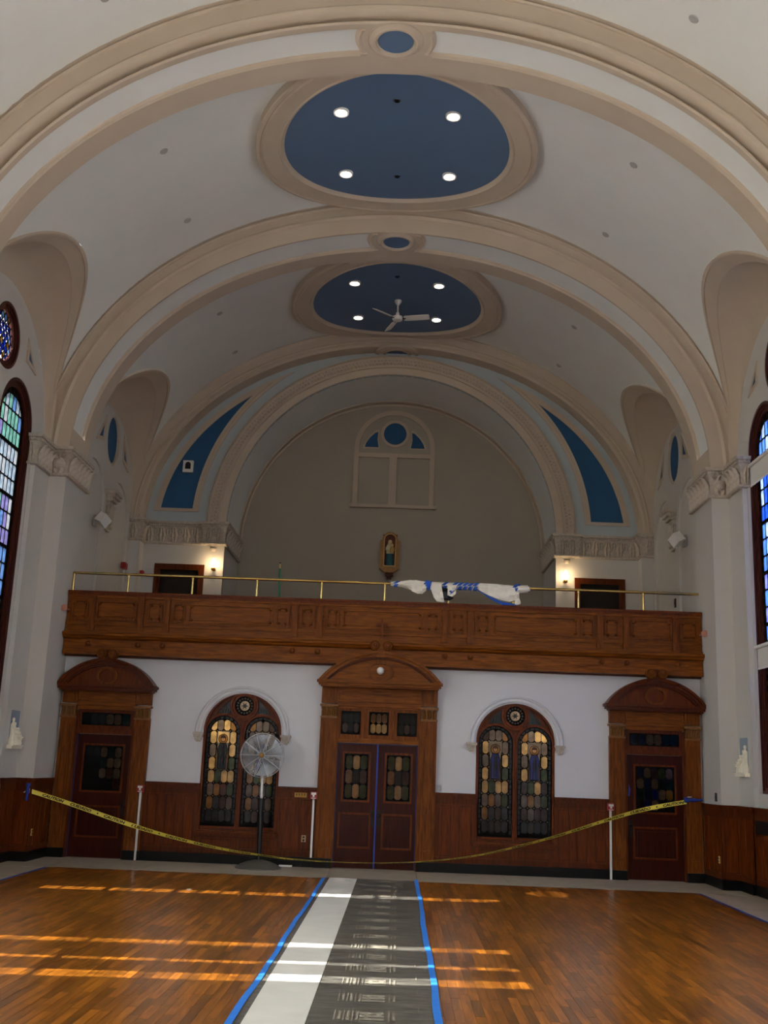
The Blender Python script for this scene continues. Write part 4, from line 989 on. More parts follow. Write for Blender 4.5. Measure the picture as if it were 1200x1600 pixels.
pans = [(-6.04, -5.72), (-5.56, -4.77), (-4.55, -4.27), (-4.07, -3.82), (-3.76, -2.12), (-2.06, -1.81), (-1.58, -1.33), (-1.09, -.85)]
for x0, x1 in pans+[(-b, -a) for a, b in pans]+[(-.78, .785)]:
    k = .045
    pm = M().plate(rect(x0-.03, x1+.03, 4.40, 4.83), [notch(x0, x1, 4.43, 4.80, k)], XZ(BY-.022), 0, .022)
    pm.plate(notch(x0, x1, 4.43, 4.80, k), [notch(x0+.03, x1-.03, 4.46, 4.77, k)], XZ(BY-.05), 0, .05)
    for cx in (x0+.055, x1-.055):
        for cz_ in (4.485, 4.745): pm.lathe([(.028, BY-.01), (.028, BY-.055), (.014, BY-.07), (.001, BY-.072)], (cx, 0, cz_), 10, 'y')
    pn = obj('panel', pm, OAKV if x1-x0 < 1 else OAK, ba)
    obj('panel_field', M().box(x0+.06, x1-.06, BY-.012, BY, 4.49, 4.74), OAK, pn)
KN = mesh('knob', M().lathe([(.06, 0), (.06, -.012), (.045, -.02), (.045, -.035), (.03, -.055), (.001, -.062)], n=16, axis='y'), OAKV, True)
for x in (-5.65, -4.69, -4.21, -1.71, -1.22, 1.22, 1.71, 4.21, 4.69, 5.65): inst('knob', KN, ba, (x, BY-.02, 3.965))
gf = obj('floor_gallery', M().box(-6.6, 6.6, BY+.16, E3+.2, 3.73, 4.05), WAIND, None, label='timber gallery floor behind the balcony front', cat='floor', kind='structure')

# brass rail
rl = thing('brass_railing', (0, 20.95, 4.985), 'polished brass handrail on slim posts along the balcony top', 'railing')
obj('handrail', M().tube([(-6.13, 20.95, 5.36), (6.13, 20.95, 5.36)], .027, 12), BRASS, rl, True)
for x in (-6.11, -5.03, -3.76, -2.49, -1.22, .02, 1.27, 2.53, 3.80, 5.06):
    p = obj('post', M().lathe([(.045, 4.985), (.045, 5.0), (.024, 5.01), (.022, 5.30), (.03, 5.32), (.03, 5.335)], (x, 20.95, 0), 12), BRASS, rl, True)

# ---- gallery side walls
for s in (-1, 1):
    gw = thing('wall_gallery_'+SN[s], (s*WX, 24.3, 3.75), 'pale %s gallery wall with a blue oval and two blind arches under a lunette' % SN[s], 'wall', 'structure')
    yc = 24.3
    b1 = [(yc-1.15+.92*cos(PI*i/20), 7.45+.85*sin(PI*i/20)) for i in range(21)]; b2 = [(p[0]+2.2, p[1]) for p in b1]
    bl1 = [(yc-2.07, 3.9), (yc-.23, 3.9)]+b1; bl2 = [(yc+.13, 3.9), (yc+1.97, 3.9)]+b2
    poly = [(21.2, 3.7), (26.9, 3.7), (26.9, 7.5)]+[(yc+2.55*cos(PI*i/40), 7.5+2.45*sin(PI*i/40)) for i in range(41)]+[(21.2, 7.5)]
    obj('plaster', M().plate(poly, [circ((24.4, 9.12), .46, 32, .56)], YZ(s*WX), 0, s*.2), STONEWHITE, gw)
    # raised plaster surround leaves the two blind arches recessed
    inset = [(21.25, 3.8), (26.6, 3.8), (26.6, 7.5)]+[(yc+2.34*cos(PI*i/40), 7.5+2.3*sin(PI*i/40)) for i in range(41)]+[(21.25, 7.5)]
    obj('blind_arcade', M().plate(inset, [bl1, bl2, circ((24.4, 9.12), .53, 32, .62)], YZ(s*WX), -s*.05, 0), STONEWHITE, gw)
    ov = obj('oval_frame', M().plate(circ((24.4, 9.12), .53, 36, .62), [circ((24.4, 9.12), .46, 36, .55)], YZ(s*WX), -s*.03, s*.04), TAN, gw)
    obj('oval_field', M().plate(circ((24.4, 9.12), .47, 36, .56), [], YZ(s*WX), s*.01, s*.03), BLUED, ov)
    for sg in (-1, 1):
        tri = [(24.4+sg*1.45, 8.72), (24.4+sg*.86, 8.86), (24.4+sg*.78, 9.50)]
        c = (sum(p[0] for p in tri)/3, sum(p[1] for p in tri)/3); inn = [(c[0]+(p[0]-c[0])*.55, c[1]+(p[1]-c[1])*.55) for p in tri]
        o = obj('spandrel_frame', M().plate(tri, [inn], YZ(s*WX), -s*.075, -s*.045), TAN, gw); obj('spandrel_field', M().plate(inn, [], YZ(s*WX), -s*.056, -s*.045), BLUED, o)
    obj('end_pier', M().box(*sorted((s*6.27, s*6.8)), 26.5, EW+.1, 3.7, 7.62), STONEWHITE, gw)
    # console
    cn = thing('console', (s*6.55, 24.45, 6.95), 'carved plaster console between the blind arches of the %s gallery wall' % SN[s], 'console', 'structure')
    m = M()
    for z0, z1, p, hw in ((6.93, 7.0, .10, .14), (7.0, 7.06, .14, .18), (7.06, 7.12, .11, .15), (7.12, 7.62, .13, .17), (7.62, 7.70, .20, .22), (7.70, 7.78, .26, .27), (7.78, 7.86, .30, .30)):
        m.box(*sorted((s*(WX-p), s*WX)), 24.45-hw, 24.45+hw, z0, z1)
    obj('bell', m, CARVE, cn)
    for k in (-1, 0, 1): inst('leaf', LEAFS, cn, (s*(WX-.13), 24.45+k*.11, 7.14), (0, 0, -s*PI/2), (.9, 1, 1.7))
    for yy, xx in ((24.45-.17, .05), (24.45-.17, .0)): inst('leaf', LEAFS, cn, (s*(WX-.05-xx), yy, 7.14), None, (.7, 1, 1.7))
    # frieze of the end bay
    fz = thing('frieze_end', (s*5.3, EW, 7.15), 'carved palmette frieze on the %s of the gallery arch with its return into the recess' % SN[s], 'frieze', 'structure')
    pa = [(4.2, E3-.05), (4.2, EW-.12), (4.72, EW-.12), (4.72, EW), (6.27, EW), (6.27, 26.5), (WX-.02, 26.5)]
    frieze([(s*a, b) for a, b in (pa if s > 0 else pa[::-1])], 7.15, 7.74, fz, LEAF, .33, .05)
    obj('pendant', M().lathe([(.001, 6.98), (.06, 7.0), (.09, 7.05), (.07, 7.09), (.12, 7.13), (.16, 7.16)], (s*4.46, EW-.14, 0), 14), CARVE, fz, True)

# ---- gallery end wall
ew = thing('wall_gallery_end', (0, EW, 3.75), 'gallery end wall pierced by a broad round arch, pale blue-grey above the frieze', 'wall', 'structure')
AZ, AR = 7.71, 4.2
up = [(6.7, 7.5), (6.7, 7.6)]+[(6.5*cos(PI*i/60), C0+5.2*sin(PI*i/60)) for i in range(61)]+[(-6.7, 7.6), (-6.7, 7.5), (-AR, 7.5), (-AR, AZ)]+[(AR*cos(PI-PI*i/60), AZ+AR*sin(PI-PI*i/60)) for i in range(61)]+[(AR, 7.5)]
obj('upper_wall', M().plate(up, [], XZ(EW), 0, .12), PALEBLUE, ew)
for s in (-1, 1):
    x0, x1 = sorted((s*AR, s*6.7)); d0, d1 = sorted((s*4.67, s*5.93))
    obj('lower_wall', M().plate([(x0, 3.8), (d0+.1, 3.8), (d0+.1, 6.52), (d1-.1, 6.52), (d1-.1, 3.8), (x1, 3.8), (x1, 7.5), (x0, 7.5)], [], XZ(EW), 0, .12), STONEWHITE, ew)
    dn = thing('door_%d' % (4 if s < 0 else 5), (s*5.3, EW, 4.05), 'dark doorway with a red-brown casing on the %s of the gallery, beside the wall lamp' % SN[s], 'door', 'structure')
    obj('casing', M().plate([(d0, 4.05), (d0+.14, 4.05), (d0+.14, 6.50), (d1-.14, 6.50), (d1-.14, 4.05), (d1, 4.05), (d1, 6.65), (d0, 6.65)], [], XZ(EW-.05), 0, .1), WAIND, dn)
    obj('door_leaf', M().box(d0+.1, d1-.1, EW+.08, EW+.11, 4.05, 6.54), OPENING_SHADE, dn)  # flat dark sheet painted as the unlit opening
    # crescent panel: tan frame, deep blue field
    def cres(ea, eb, r, zb):
        pts = []; N_ = 40
        z_ell = lambda x: C0+eb*sqrt(max(0, 1-(x/ea)**2)); z_c = lambda x: 7.74+sqrt(max(0, r*r-x*x))
        x = ea; tip = None
        for i in range(2000):
            x = ea*(1-i/2000)
            if x < r and z_c(x) >= z_ell(x): tip = x; break
        xb = ea*sqrt(max(0, 1-((zb-C0)/eb)**2)); xi = sqrt(max(0, r*r-(zb-7.74)**2))
        o_, i_ = [], []
        t1 = math.acos(tip/ea); t0 = math.acos(xb/ea); q1 = math.acos(min(1, tip/r)); q0 = math.acos(min(1, xi/r))
        for k in range(N_+1):
            t = t0+(t1-t0)*k/N_; o_.append((s*ea*cos(t), C0+eb*sin(t)))
            q = q0+(q1-q0)*k/N_; i_.append((s*r*cos(q), 7.74+r*sin(q)))
        return o_, i_
    o1, i1 = cres(6.10, 4.78, 4.94, 8.02); o2, i2 = cres(5.94, 4.64, 5.095, 8.10)
    o3_, i3_ = cres(6.02, 4.71, 5.02, 8.06)
    fm = M()
    for A, B, w0 in ((o1, o3_, -.03), (o3_, o2, -.055), (i1, i3_, -.03), (i3_, i2, -.055)):
        fm.grid([[(p[0], EW+.0, p[1]), (p[0], EW+w0, p[1]), (q[0], EW+w0, q[1]), (q[0], EW, q[1])] for p, q in zip(A, B)])
    b0 = sorted((o1[0][0], i1[0][0])); fm.box(b0[0], b0[1], EW-.045, EW, 8.02, 8.10)
    cf = obj('crescent_frame', fm, TAN, ew)
    obj('crescent_field', M().grid([[(p[0], EW-.012, p[1]), (q[0], EW-.012, q[1])] for p, q in zip(o2, i2)]), BLUED, cf)
# archivolt
N = 80
av = obj('archivolt', M().grid([[(r*cos(PI*i/N), EW+yy, AZ+r*sin(PI*i/N)) for r, yy in ((4.70, 0), (4.70, -.10), (4.67, -.12), (4.65, -.08), (4.62, -.09), (4.44, -.05), (4.42, -.07), (4.39, -.07), (4.38, -.03), (4.22, -.03), (4.2, -.02), (4.2, .10))] for i in range(N+1)]), TAN, ew, True)
lm = M()
for i in range(150):
    a = PI*(i+.5)/150
    for dr, da in ((-.04, 0), (.045, .008)):
        r = 4.53+dr; lm.lathe([(.033, EW-.06), (.03, EW-.085), (.012, EW-.10)], (r*cos(a+da), 0, AZ+r*sin(a+da)), 6, 'y')
obj('carved_band', lm, CARVE, av, kind='stuff')
# recess behind the arch
rc = thing('wall_recess', (0, E3, 3.75), 'cream wall of the arched recess behind the gallery with its white barrel soffit', 'wall', 'structure')
obj('soffit', M().grid([[(4.2*cos(PI*i/N), yy, AZ+4.2*sin(PI*i/N)) for yy in (EW+.05, E3)] for i in range(N+1)]), WHITE, rc, True)
obj('soffit_border', M().grid([[(r*cos(PI*i/N), yy, AZ+r*sin(PI*i/N)) for r, yy in ((4.21, E3-.26), (4.17, E3-.25), (4.17, E3-.04), (4.12, E3-.03), (4.12, E3))] for i in range(N+1)]), TAN, rc, True)
obj('end_plaster', M().box(-4.4, 4.4, E3, E3+.1, 3.7, 12.1), CREAM, rc)
for s in (-1, 1): obj('side_plaster', M().box(*sorted((s*4.2, s*4.3)), EW+.05, E3+.05, 3.7, 7.72), STONEWHITE, rc)
# blind window moulding
bw = thing('window_11', (0, E3, 8.85), 'blind arched window moulding with blue roundel and two blank panels high on the recess wall', 'window', 'structure')
outl = [(-1.13, 8.92), (1.13, 8.92)]+arc((0, 10.55), 1.13, 0, PI, 36)
lo_l, lo_r = rect(-1.0, -.13, 8.93, 10.30), rect(.08, 1.0, 8.93, 10.30)
head = [(-1.0, 10.42), (1.0, 10.42), (1.0, 10.55)]+arc((0, 10.55), 1.0, 0, PI, 30)[1:-1]+[(-1.0, 10.55)]
obj('moulding', M().plate(outl, [lo_l, lo_r, head], XZ(E3-.07), 0, .07), TAN, bw)
obj('sill', M().box(-1.2, 1.2, E3-.12, E3, 8.84, 8.93), TAN, bw)
obj('head_panel', M().plate(head, [circ((0, 11.0), .40, 32)]+[[(s*.42, 10.56), (s*.90, 10.56), (s*.85, 10.72), (s*.72, 10.92), (s*.55, 11.08), (s*.45, 11.12), (s*.47, 10.84)] for s in (-1, 1)], XZ(E3-.03), 0, .03), CREAM, bw)
o = obj('roundel_frame', M().plate(circ((0, 11.0), .40, 32), [circ((0, 11.0), .32, 32)], XZ(E3-.05), 0, .05), TAN, bw); obj('roundel_field', M().plate(circ((0, 11.0), .325, 32), [], XZ(E3-.012), 0, .012), BLUED, o)
for s in (-1, 1):
    tri = [(s*.42, 10.56), (s*.90, 10.56), (s*.85, 10.72), (s*.72, 10.92), (s*.55, 11.08), (s*.45, 11.12), (s*.47, 10.84)]; c = (s*.6, 10.74); inn = [(c[0]+(p[0]-c[0])*.82, c[1]+(p[1]-c[1])*.82) for p in tri]
    o = obj('spandrel_frame', M().plate(tri, [inn], XZ(E3-.045), 0, .045), TAN, bw); obj('spandrel_field', M().plate(inn, [], XZ(E3-.012), 0, .012), BLUED, o)
# wall behind the camera
obj('wall_front', M().box(-7.1, 7.1, -6.6, -6.45, 0, 13.6), STONEWHITE, None, label='plain plaster wall closing the nave behind the viewer', cat='wall', kind='structure')

# ================================================================== THINGS
# ---- shrine on the recess wall
sx_ = -.03; yw = E3
t = thing('shrine', (sx_, yw, 6.95), 'gilt niche holding a painted robed figure with a child, on the recess wall', 'shrine')
arch = lambda hw, z0, sp: lancet(sx_, hw, z0, sp, 18)
obj('frame', M().plate([(sx_-.13, 7.02), (sx_+.13, 7.02), (sx_+.27, 7.12), (sx_+.27, 7.88), (sx_+.22, 7.92)]+arc((sx_, 7.93), .21, 0, PI, 16)+[(sx_-.22, 7.92), (sx_-.27, 7.88), (sx_-.27, 7.12)], [lancet(sx_, .15, 7.20, 7.93, 16)], XZ(yw-.16), 0, .16), GILT, t)
obj('backboard', M().box(sx_-.2, sx_+.2, yw-.02, yw-.005, 7.1, 8.1), mat('niche_red', srgb(120, 56, 20), .6), t)
obj('inner_moulding', M().plate(lancet(sx_, .17, 7.18, 7.93, 16), [lancet(sx_, .145, 7.205, 7.93, 16)], XZ(yw-.18), 0, .03), mat('light_gilt', srgb(200, 160, 100), .5), t)
obj('bracket', M().box(sx_-.11, sx_+.11, yw-.14, yw, 6.92, 7.02).box(sx_-.07, sx_+.07, yw-.1, yw, 6.84, 6.92), DARKW, t)
sf = thing('figure', (sx_, yw-.10, 7.2), None, None, parent=t); sf.scale = (1.4, 1.1, 1.04)
SK = mat('painted_skin', srgb(216, 180, 140), .6); ROBE = mat('teal_robe', srgb(34, 96, 104), .6, noise=.25, scale=14); VEIL = mat('pale_mantle', srgb(196, 190, 150), .6, noise=.15, scale=14)
obj('robe', M().lathe([(.075, 7.2), (.085, 7.26), (.07, 7.45), (.062, 7.58), (.07, 7.66), (.055, 7.74), (.025, 7.78)], (sx_, yw-.10, 0), 16), ROBE, sf, True)
obj('mantle', M().grid([[(sx_+r*cos(a), yw-.10-r*sin(a)*.9, z) for a in [PI*k/10 for k in range(11)]] for r, z in ((.076, 7.52), (.078, 7.57), (.083, 7.66), (.06, 7.76), (.03, 7.80))]), VEIL, sf, True)
obj('head', M().lathe([(.018, 7.76), (.022, 7.79), (.036, 7.82), (.038, 7.85), (.028, 7.885), (.001, 7.895)], (sx_, yw-.11, 0), 14), SK, sf, True)
obj('veil', M().grid([[(sx_+r*cos(a), yw-.10+.01+r*sin(a), z) for a in [-.3+(PI+.6)*k/10 for k in range(11)]] for r, z in ((.055, 7.76), (.044, 7.82), (.040, 7.88), (.02, 7.91))]), VEIL, sf, True)
obj('child', M().lathe([(.035, 7.55), (.045, 7.61), (.032, 7.69), (.012, 7.715)], (sx_+.045, yw-.18, 0), 12), mat('ochre_tunic', srgb(190, 150, 80), .6), sf, True)
obj('child_head', M().lathe([(.012, 7.71), (.024, 7.73), (.026, 7.75), (.02, 7.775), (.001, 7.785)], (sx_+.045, yw-.185, 0), 12), SK, sf, True)
for s in (-1, 1): obj('arm', M().tube([(sx_+s*.065, yw-.11, 7.70), (sx_+s*.075, yw-.15, 7.62), (sx_+.05, yw-.18, 7.60)], [.02, .018, .014], 8), VEIL, sf, True)

# ---- wall lamps in the gallery
for s in (-1, 1):
    x, y, z = s*4.43, EW-.15, 6.55
    t = thing('wall_lamp', (x, EW-.12, z), 'lit flame-shaped bulb on a small holder under the %s end of the gallery arch frieze' % SN[s], 'wall lamp')
    obj('backplate', M().lathe([(.05, 0), (.05, -.015), (.02, -.03)], (x, EW, z), 14, 'y'), DBRASS, t, True)
    obj('holder', M().tube([(x, EW-.02, z), (x, EW-.12, z-.02)], .012, 8).lathe([(.02, z-.06), (.045, z-.04), (.05, z), (.04, z+.02)], (x, EW-.14, 0), 14), DBRASS, t, True)
    obj('bulb', M().lathe([(.03, z+.02), (.055, z+.07), (.062, z+.12), (.05, z+.18), (.025, z+.24), (.001, z+.27)], (x, EW-.14, 0), 14), BULB, t, True)
    l = bpy.data.lights.new('wall_lamp_glow', 'POINT'); l.energy = 2.2; l.color = (1, .72, .4); l.shadow_soft_size = .05
    lo = link(bpy.data.objects.new('wall_lamp_glow', l)); lo.location = (x, EW-.27, z+.13)

# ---- speakers on the gallery walls, alarm box, red boxes
for s in (-1, 1):
    yy = 23.55; x = s*6.42
    t = thing('wall_speaker', (s*6.58, yy, 6.95), 'white box speaker angled down from the %s gallery wall beside the carved console' % SN[s], 'speaker')
    ax = Vector((-s*.75, -.45, -.35)).normalized(); u = Vector((0, 0, 1)).cross(ax).normalized(); v = ax.cross(u); u, v = u*cos(.5*s)+v*sin(.5*s), v*cos(.5*s)-u*sin(.5*s); c = Vector((s*6.36, yy-.1, 6.98))
    bx = M(); P = [c+u*a*.13+v*b*.115+ax*d for d in (-.12, .08) for a, b in ((-1, -1), (1, -1), (1, 1), (-1, 1))]
    bx.add(P, [(0, 1, 2, 3), (4, 5, 6, 7), (0, 1, 5, 4), (1, 2, 6, 5), (2, 3, 7, 6), (3, 0, 4, 7)]); obj('cabinet', bx, WPAINT, t)
    gr = M(); P = [c+u*a*.12+v*b*.105+ax*d for d in (.078, .088) for a, b in ((-1, -1), (1, -1), (1, 1), (-1, 1))]
    gr.add(P, [(0, 1, 2, 3), (4, 5, 6, 7), (0, 1, 5, 4), (1, 2, 6, 5), (2, 3, 7, 6), (3, 0, 4, 7)]); obj('grille', gr, WPAINT, t)
    obj('bracket', M().tube([(s*6.58, yy+.02, 6.98), tuple(c-ax*.1)], .03, 8).box(*sorted((s*6.55, s*6.60)), yy-.08, yy+.12, 6.85, 7.1), GREYD, t)
t = thing('alarm_sounder', (-5.28, EW-.02, 9.05), 'white square alarm sounder with dark arched opening on the left blue crescent', 'alarm')
obj('case', M().plate(rect(-5.41, -5.15, 9.05, 9.36), [], XZ(EW-.10), 0, .09), WPAINT, t)
obj('opening', M().plate(lancet(-5.28, .07, 9.13, 9.25, 14), [], XZ(EW-.108), 0, .01), BLK, t)
for x, y, z, sc_, lb in ((-6.56, 26.1, 6.42, 1, 'small red fire box high on the left gallery wall'), (-6.24, 26.72, 6.36, .75, 'smaller red fire box on the gallery corner pier left of the door')):
    t = thing('fire_box', (x, y, z), lb, 'fire box')
    w = .075*sc_; obj('case', M().box(x, x+.11*sc_, y-w*1.6, y+w*1.6, z-w, z+w), RED, t); obj('cover', M().box(x+.108*sc_, x+.125*sc_, y-w*1.1, y+w*1.1, z-w*.6, z+w*.6), RED, t)
t = thing('switch_plate', (6.56, 24.47, 5.7), 'narrow black plate on the right gallery wall above the balcony', 'switch')
obj('plate', M().box(6.545, 6.57, 24.40, 24.50, 5.62, 5.82), BLK, t); obj('toggle', M().box(6.535, 6.547, 24.43, 24.47, 5.69, 5.75), IRON, t)

# ---- broom handle leaning in the gallery
t = thing('broom_handle', (-2.20, 22.3, 4.06), 'green pole with a pale tip standing upright behind the brass rail', 'pole')
obj('shaft', M().tube([(-2.16, 22.3, 4.06), (-2.22, 22.3, 5.82)], .022, 10), GREEN, t, True)
obj('tip', M().tube([(-2.22, 22.3, 5.82), (-2.223, 22.3, 5.92)], .022, 10), YELLOWW, t, True); obj('end_cap', M().tube([(-2.223, 22.3, 5.92), (-2.224, 22.3, 5.955)], .018, 10), BLK, t)

# ---- flag wrapped round the rail
t = thing('wrapped_banner', (1.5, 20.95, 5.36), 'white cloth banner with blue stripes bound around the brass handrail', 'banner')
def wrap_tube(st, n=18, wob=.012, y=20.95):
    rows = []
    for i, (x, r, dz) in enumerate(st):
        rows.append([(x, y-(r+wob*sin(5*a+i*1.7))*cos(a), 5.36+dz+(r+wob*sin(4*a+i))*sin(a)) for a in [2*PI*k/n for k in range(n)]])
    m = M(); k0 = len(m.v); m.grid(rows, True); m.f += [tuple(range(n)), tuple(len(m.v)-n+i for i in reversed(range(n)))]; return m
def drape(top, bot, y=20.90, n=9, ripple=.034):
    """hanging cloth with thickness between a top and a bottom line"""
    rows = []
    for i, (a, b) in enumerate(zip(top, bot)):
        rows.append([(a[0]+(b[0]-a[0])*k/n, y-.05+ripple*sin(i*1.9+k*.9)-.02*k/n, a[1]+(b[1]-a[1])*k/n) for k in range(n+1)])
    m = M().grid(rows); back = [[(p[0], p[1]+.012, p[2]) for p in r] for r in rows]; m2 = M().grid(back)
    m.add(m2.v, m2.f); return m
obj('cloth_roll', wrap_tube([(.13, .03, 0), (.22, .04, 0), (.36, .05, 0), (.50, .085, -.01), (.62, .10, -.015), (.78, .075, -.01), (.95, .06, 0), (1.25, .055, 0), (1.60, .05, 0), (1.78, .06, -.01), (1.90, .075, -.01), (2.2, .085, -.02), (2.45, .085, -.03), (2.58, .06, -.03), (2.66, .065, -.02), (2.80, .06, -.01), (2.86, .02, -.01)]), CLOTH, t, True)
obj('cloth_fold', drape([(.42, 5.36), (.52, 5.37), (.62, 5.38), (.74, 5.37), (.84, 5.34)], [(.46, 5.30), (.56, 5.20), (.66, 5.16), (.76, 5.17), (.82, 5.22)]), CLOTH, t, True)
obj('cloth_fold', drape([(.86, 5.38), (.95, 5.38), (1.05, 5.37), (1.12, 5.36)], [(.98, 5.10), (1.04, 5.02), (1.14, 5.01), (1.18, 5.02)], 20.88), CLOTH, t, True)
obj('cloth_fold', drape([(1.25, 5.36), (1.33, 5.36), (1.42, 5.36)], [(1.24, 5.16), (1.33, 5.12), (1.40, 5.18)], 20.89), CLOTH, t, True)
obj('dark_lining', drape([(1.12, 5.34), (1.2, 5.32), (1.28, 5.26)], [(1.18, 5.06), (1.28, 5.05), (1.36, 5.09)], 20.92), BLK, t, True)
obj('cloth_fold', drape([(1.82, 5.38), (2.0, 5.40), (2.2, 5.38), (2.4, 5.34), (2.56, 5.33)], [(1.86, 5.27), (2.05, 5.17), (2.25, 5.10), (2.45, 5.07), (2.56, 5.10)], 20.89), CLOTH, t, True)
obj('blue_hem', drape([(1.80, 5.31), (1.95, 5.22), (2.10, 5.14), (2.30, 5.06), (2.56, 5.03)], [(1.82, 5.27), (1.99, 5.15), (2.14, 5.07), (2.32, 5.00), (2.58, 4.995)], 20.885, 3), CLOTHB, t, True)
obj('cloth_fold', drape([(2.52, 5.28), (2.57, 5.28), (2.62, 5.26)], [(2.55, 5.02), (2.60, 5.01), (2.66, 5.03)], 20.87), CLOTH, t, True)
for x0, r0 in ((.265, .05), (.86, .078), (1.22, .066), (1.42, .066), (1.52, .066), (1.62, .064), (1.72, .064), (1.82, .07), (2.60, .074)):
    rows = []
    for k in range(15):
        a = 2*PI*k/14*.98; dx = .06*sin(a-.6)+k*.004-.03
        rows.append([(x0+dx+w, 20.95-(r0+o_)*cos(a), 5.355+(r0+o_)*sin(a)) for w, o_ in ((-.036, 0), (-.028, .010), (.028, .010), (.036, 0))])
    obj('blue_stripe', M().grid(rows), CLOTHB, t, True)
obj('blue_band', drape([(.80, 5.43), (.86, 5.43), (.93, 5.40)], [(.84, 5.25), (.87, 5.22), (.90, 5.27)], 20.865, 5), CLOTHB, t, True)
obj('blue_knot', wrap_tube([(1.24, .04, -.12), (1.30, .055, -.13), (1.36, .04, -.10), (1.42, .02, -.06)], 10, .012, 20.87), CLOTHB, t, True)

# ---- sprinkler heads beside the balcony
for s, z in ((-1, 4.60), (1, 4.54)):
    t = thing('sidewall_sprinkler', (s*6.15, 20.62, z), 'copper-pink pipe stub with flange on the %s pier beside the balcony front' % SN[s], 'sprinkler')
    obj('pipe', M().tube([(s*6.10, 20.80, z), (s*6.10, 20.50, z-.005)], .018, 10), PINK, t, True)
    obj('flange', M().lathe([(.02, 20.52), (.06, 20.50), (.065, 20.485), (.02, 20.47)], (s*6.10, 0, z), 14, 'y'), PINK, t, True)

# ---- fire alarm pulls with white conduit
for x, z0, lb in ((-4.43, 0, 'red pull station on white conduit between the left doorway and the left window'), (-1.165, .17, 'red pull station on white conduit just left of the central door'), (4.38, 0, 'red pull station on white conduit beside the right doorway')):
    t = thing('fire_pull', (x, BACK-.06, z0), lb, 'fire alarm')
    yb_ = BACK-.155
    obj('case', M().box(x-.065, x+.065, yb_-.055, yb_+.05, 1.225, 1.36), RED, t)
    obj('handle', M().plate([(x-.045, 1.345), (x-.045, 1.305), (x-.018, 1.305), (x-.018, 1.265), (x+.018, 1.265), (x+.018, 1.305), (x+.045, 1.305), (x+.045, 1.345)], [], XZ(yb_-.072), 0, .02), WPAINT, t)
    obj('label_strip', M().box(x-.04, x+.04, yb_-.06, yb_-.05, 1.235, 1.25), WPAINT, t)
    obj('conduit', M().box(x-.019, x+.019, yb_, yb_+.03, z0+.003, 1.226), WPAINT, t)

# ---- switch plates and outlets
def plate_thing(name, lb, cat, c, half, nrm, mtl, bits, bmt):
    t = thing(name, c, lb, cat); c = Vector(c); n = Vector(nrm); u = Vector((0, 0, 1)).cross(n).normalized()
    def bx(du, dz, w, h, d0, d1, mm):
        P = [c+u*(du+a*w)+Vector((0, 0, dz+b*h))+n*d for d in (d0, d1) for a, b in ((-1, -1), (1, -1), (1, 1), (-1, 1))]
        return mm.add(P, [(0, 1, 2, 3), (4, 5, 6, 7), (0, 1, 5, 4), (1, 2, 6, 5), (2, 3, 7, 6), (3, 0, 4, 7)])
    obj('plate', bx(0, 0, half[0], half[1], 0, .012, M()), mtl, t)
    for nm, du, dz, w, h in bits: obj(nm, bx(du, dz, w, h, .01, .02, M()), bmt, t)
plate_thing('switch_plate', 'wide brass four-gang switch plate on the panelling right of the fan', 'switch', (-1.42, BACK-.055, 1.295), (.115, .052), (0, -1, 0), DBRASS, [('toggle', (k-1.5)*.05, 0, .008, .02) for k in range(4)], BLK)
plate_thing('outlet', 'brass double outlet low on the panelling left of the central door', 'outlet', (-1.325, BACK-.045, .50), (.042, .062), (0, -1, 0), mat('tan_plate', srgb(190, 160, 110), .5), [('socket', 0, .026, .018, .016), ('socket', 0, -.026, .018, .016)], BLK)
plate_thing('switch_plate', 'grey metal switch plate on the white wall right of the central door', 'switch', (1.185, BACK, 1.505), (.045, .06), (0, -1, 0), CHROME, [('toggle', 0, 0, .008, .018)], GREYD)
plate_thing('switch_plate', 'black switch plate low on the white right pier above the panelling', 'switch', (6.15, 20.23, 1.555), (.055, .075), (-1, 0, 0), BLK, [('toggle', 0, 0, .01, .02)], IRON)
for s in (-1, 1):
    plate_thing('outlet', 'pale double outlet low on the panelling of the %s pier' % SN[s], 'outlet', (s*6.12, 20.05, .49), (.04, .06), (-s, 0, 0), YELLOWW, [('socket', 0, .026, .016, .016), ('socket', 0, -.026, .016, .016)], BLK)
t = thing('vent_grille', (6.48, 18.8, 1.1), 'dark slotted vent grille in the right wall panelling below the window', 'vent')
obj('frame', M().box(6.465, 6.50, 18.2, 19.08, 1.0, 1.22), BLK, t)
for k in range(5): obj('slat', M().box(6.455, 6.467, 18.24, 19.04, 1.02+k*.04, 1.035+k*.04), IRON, t)

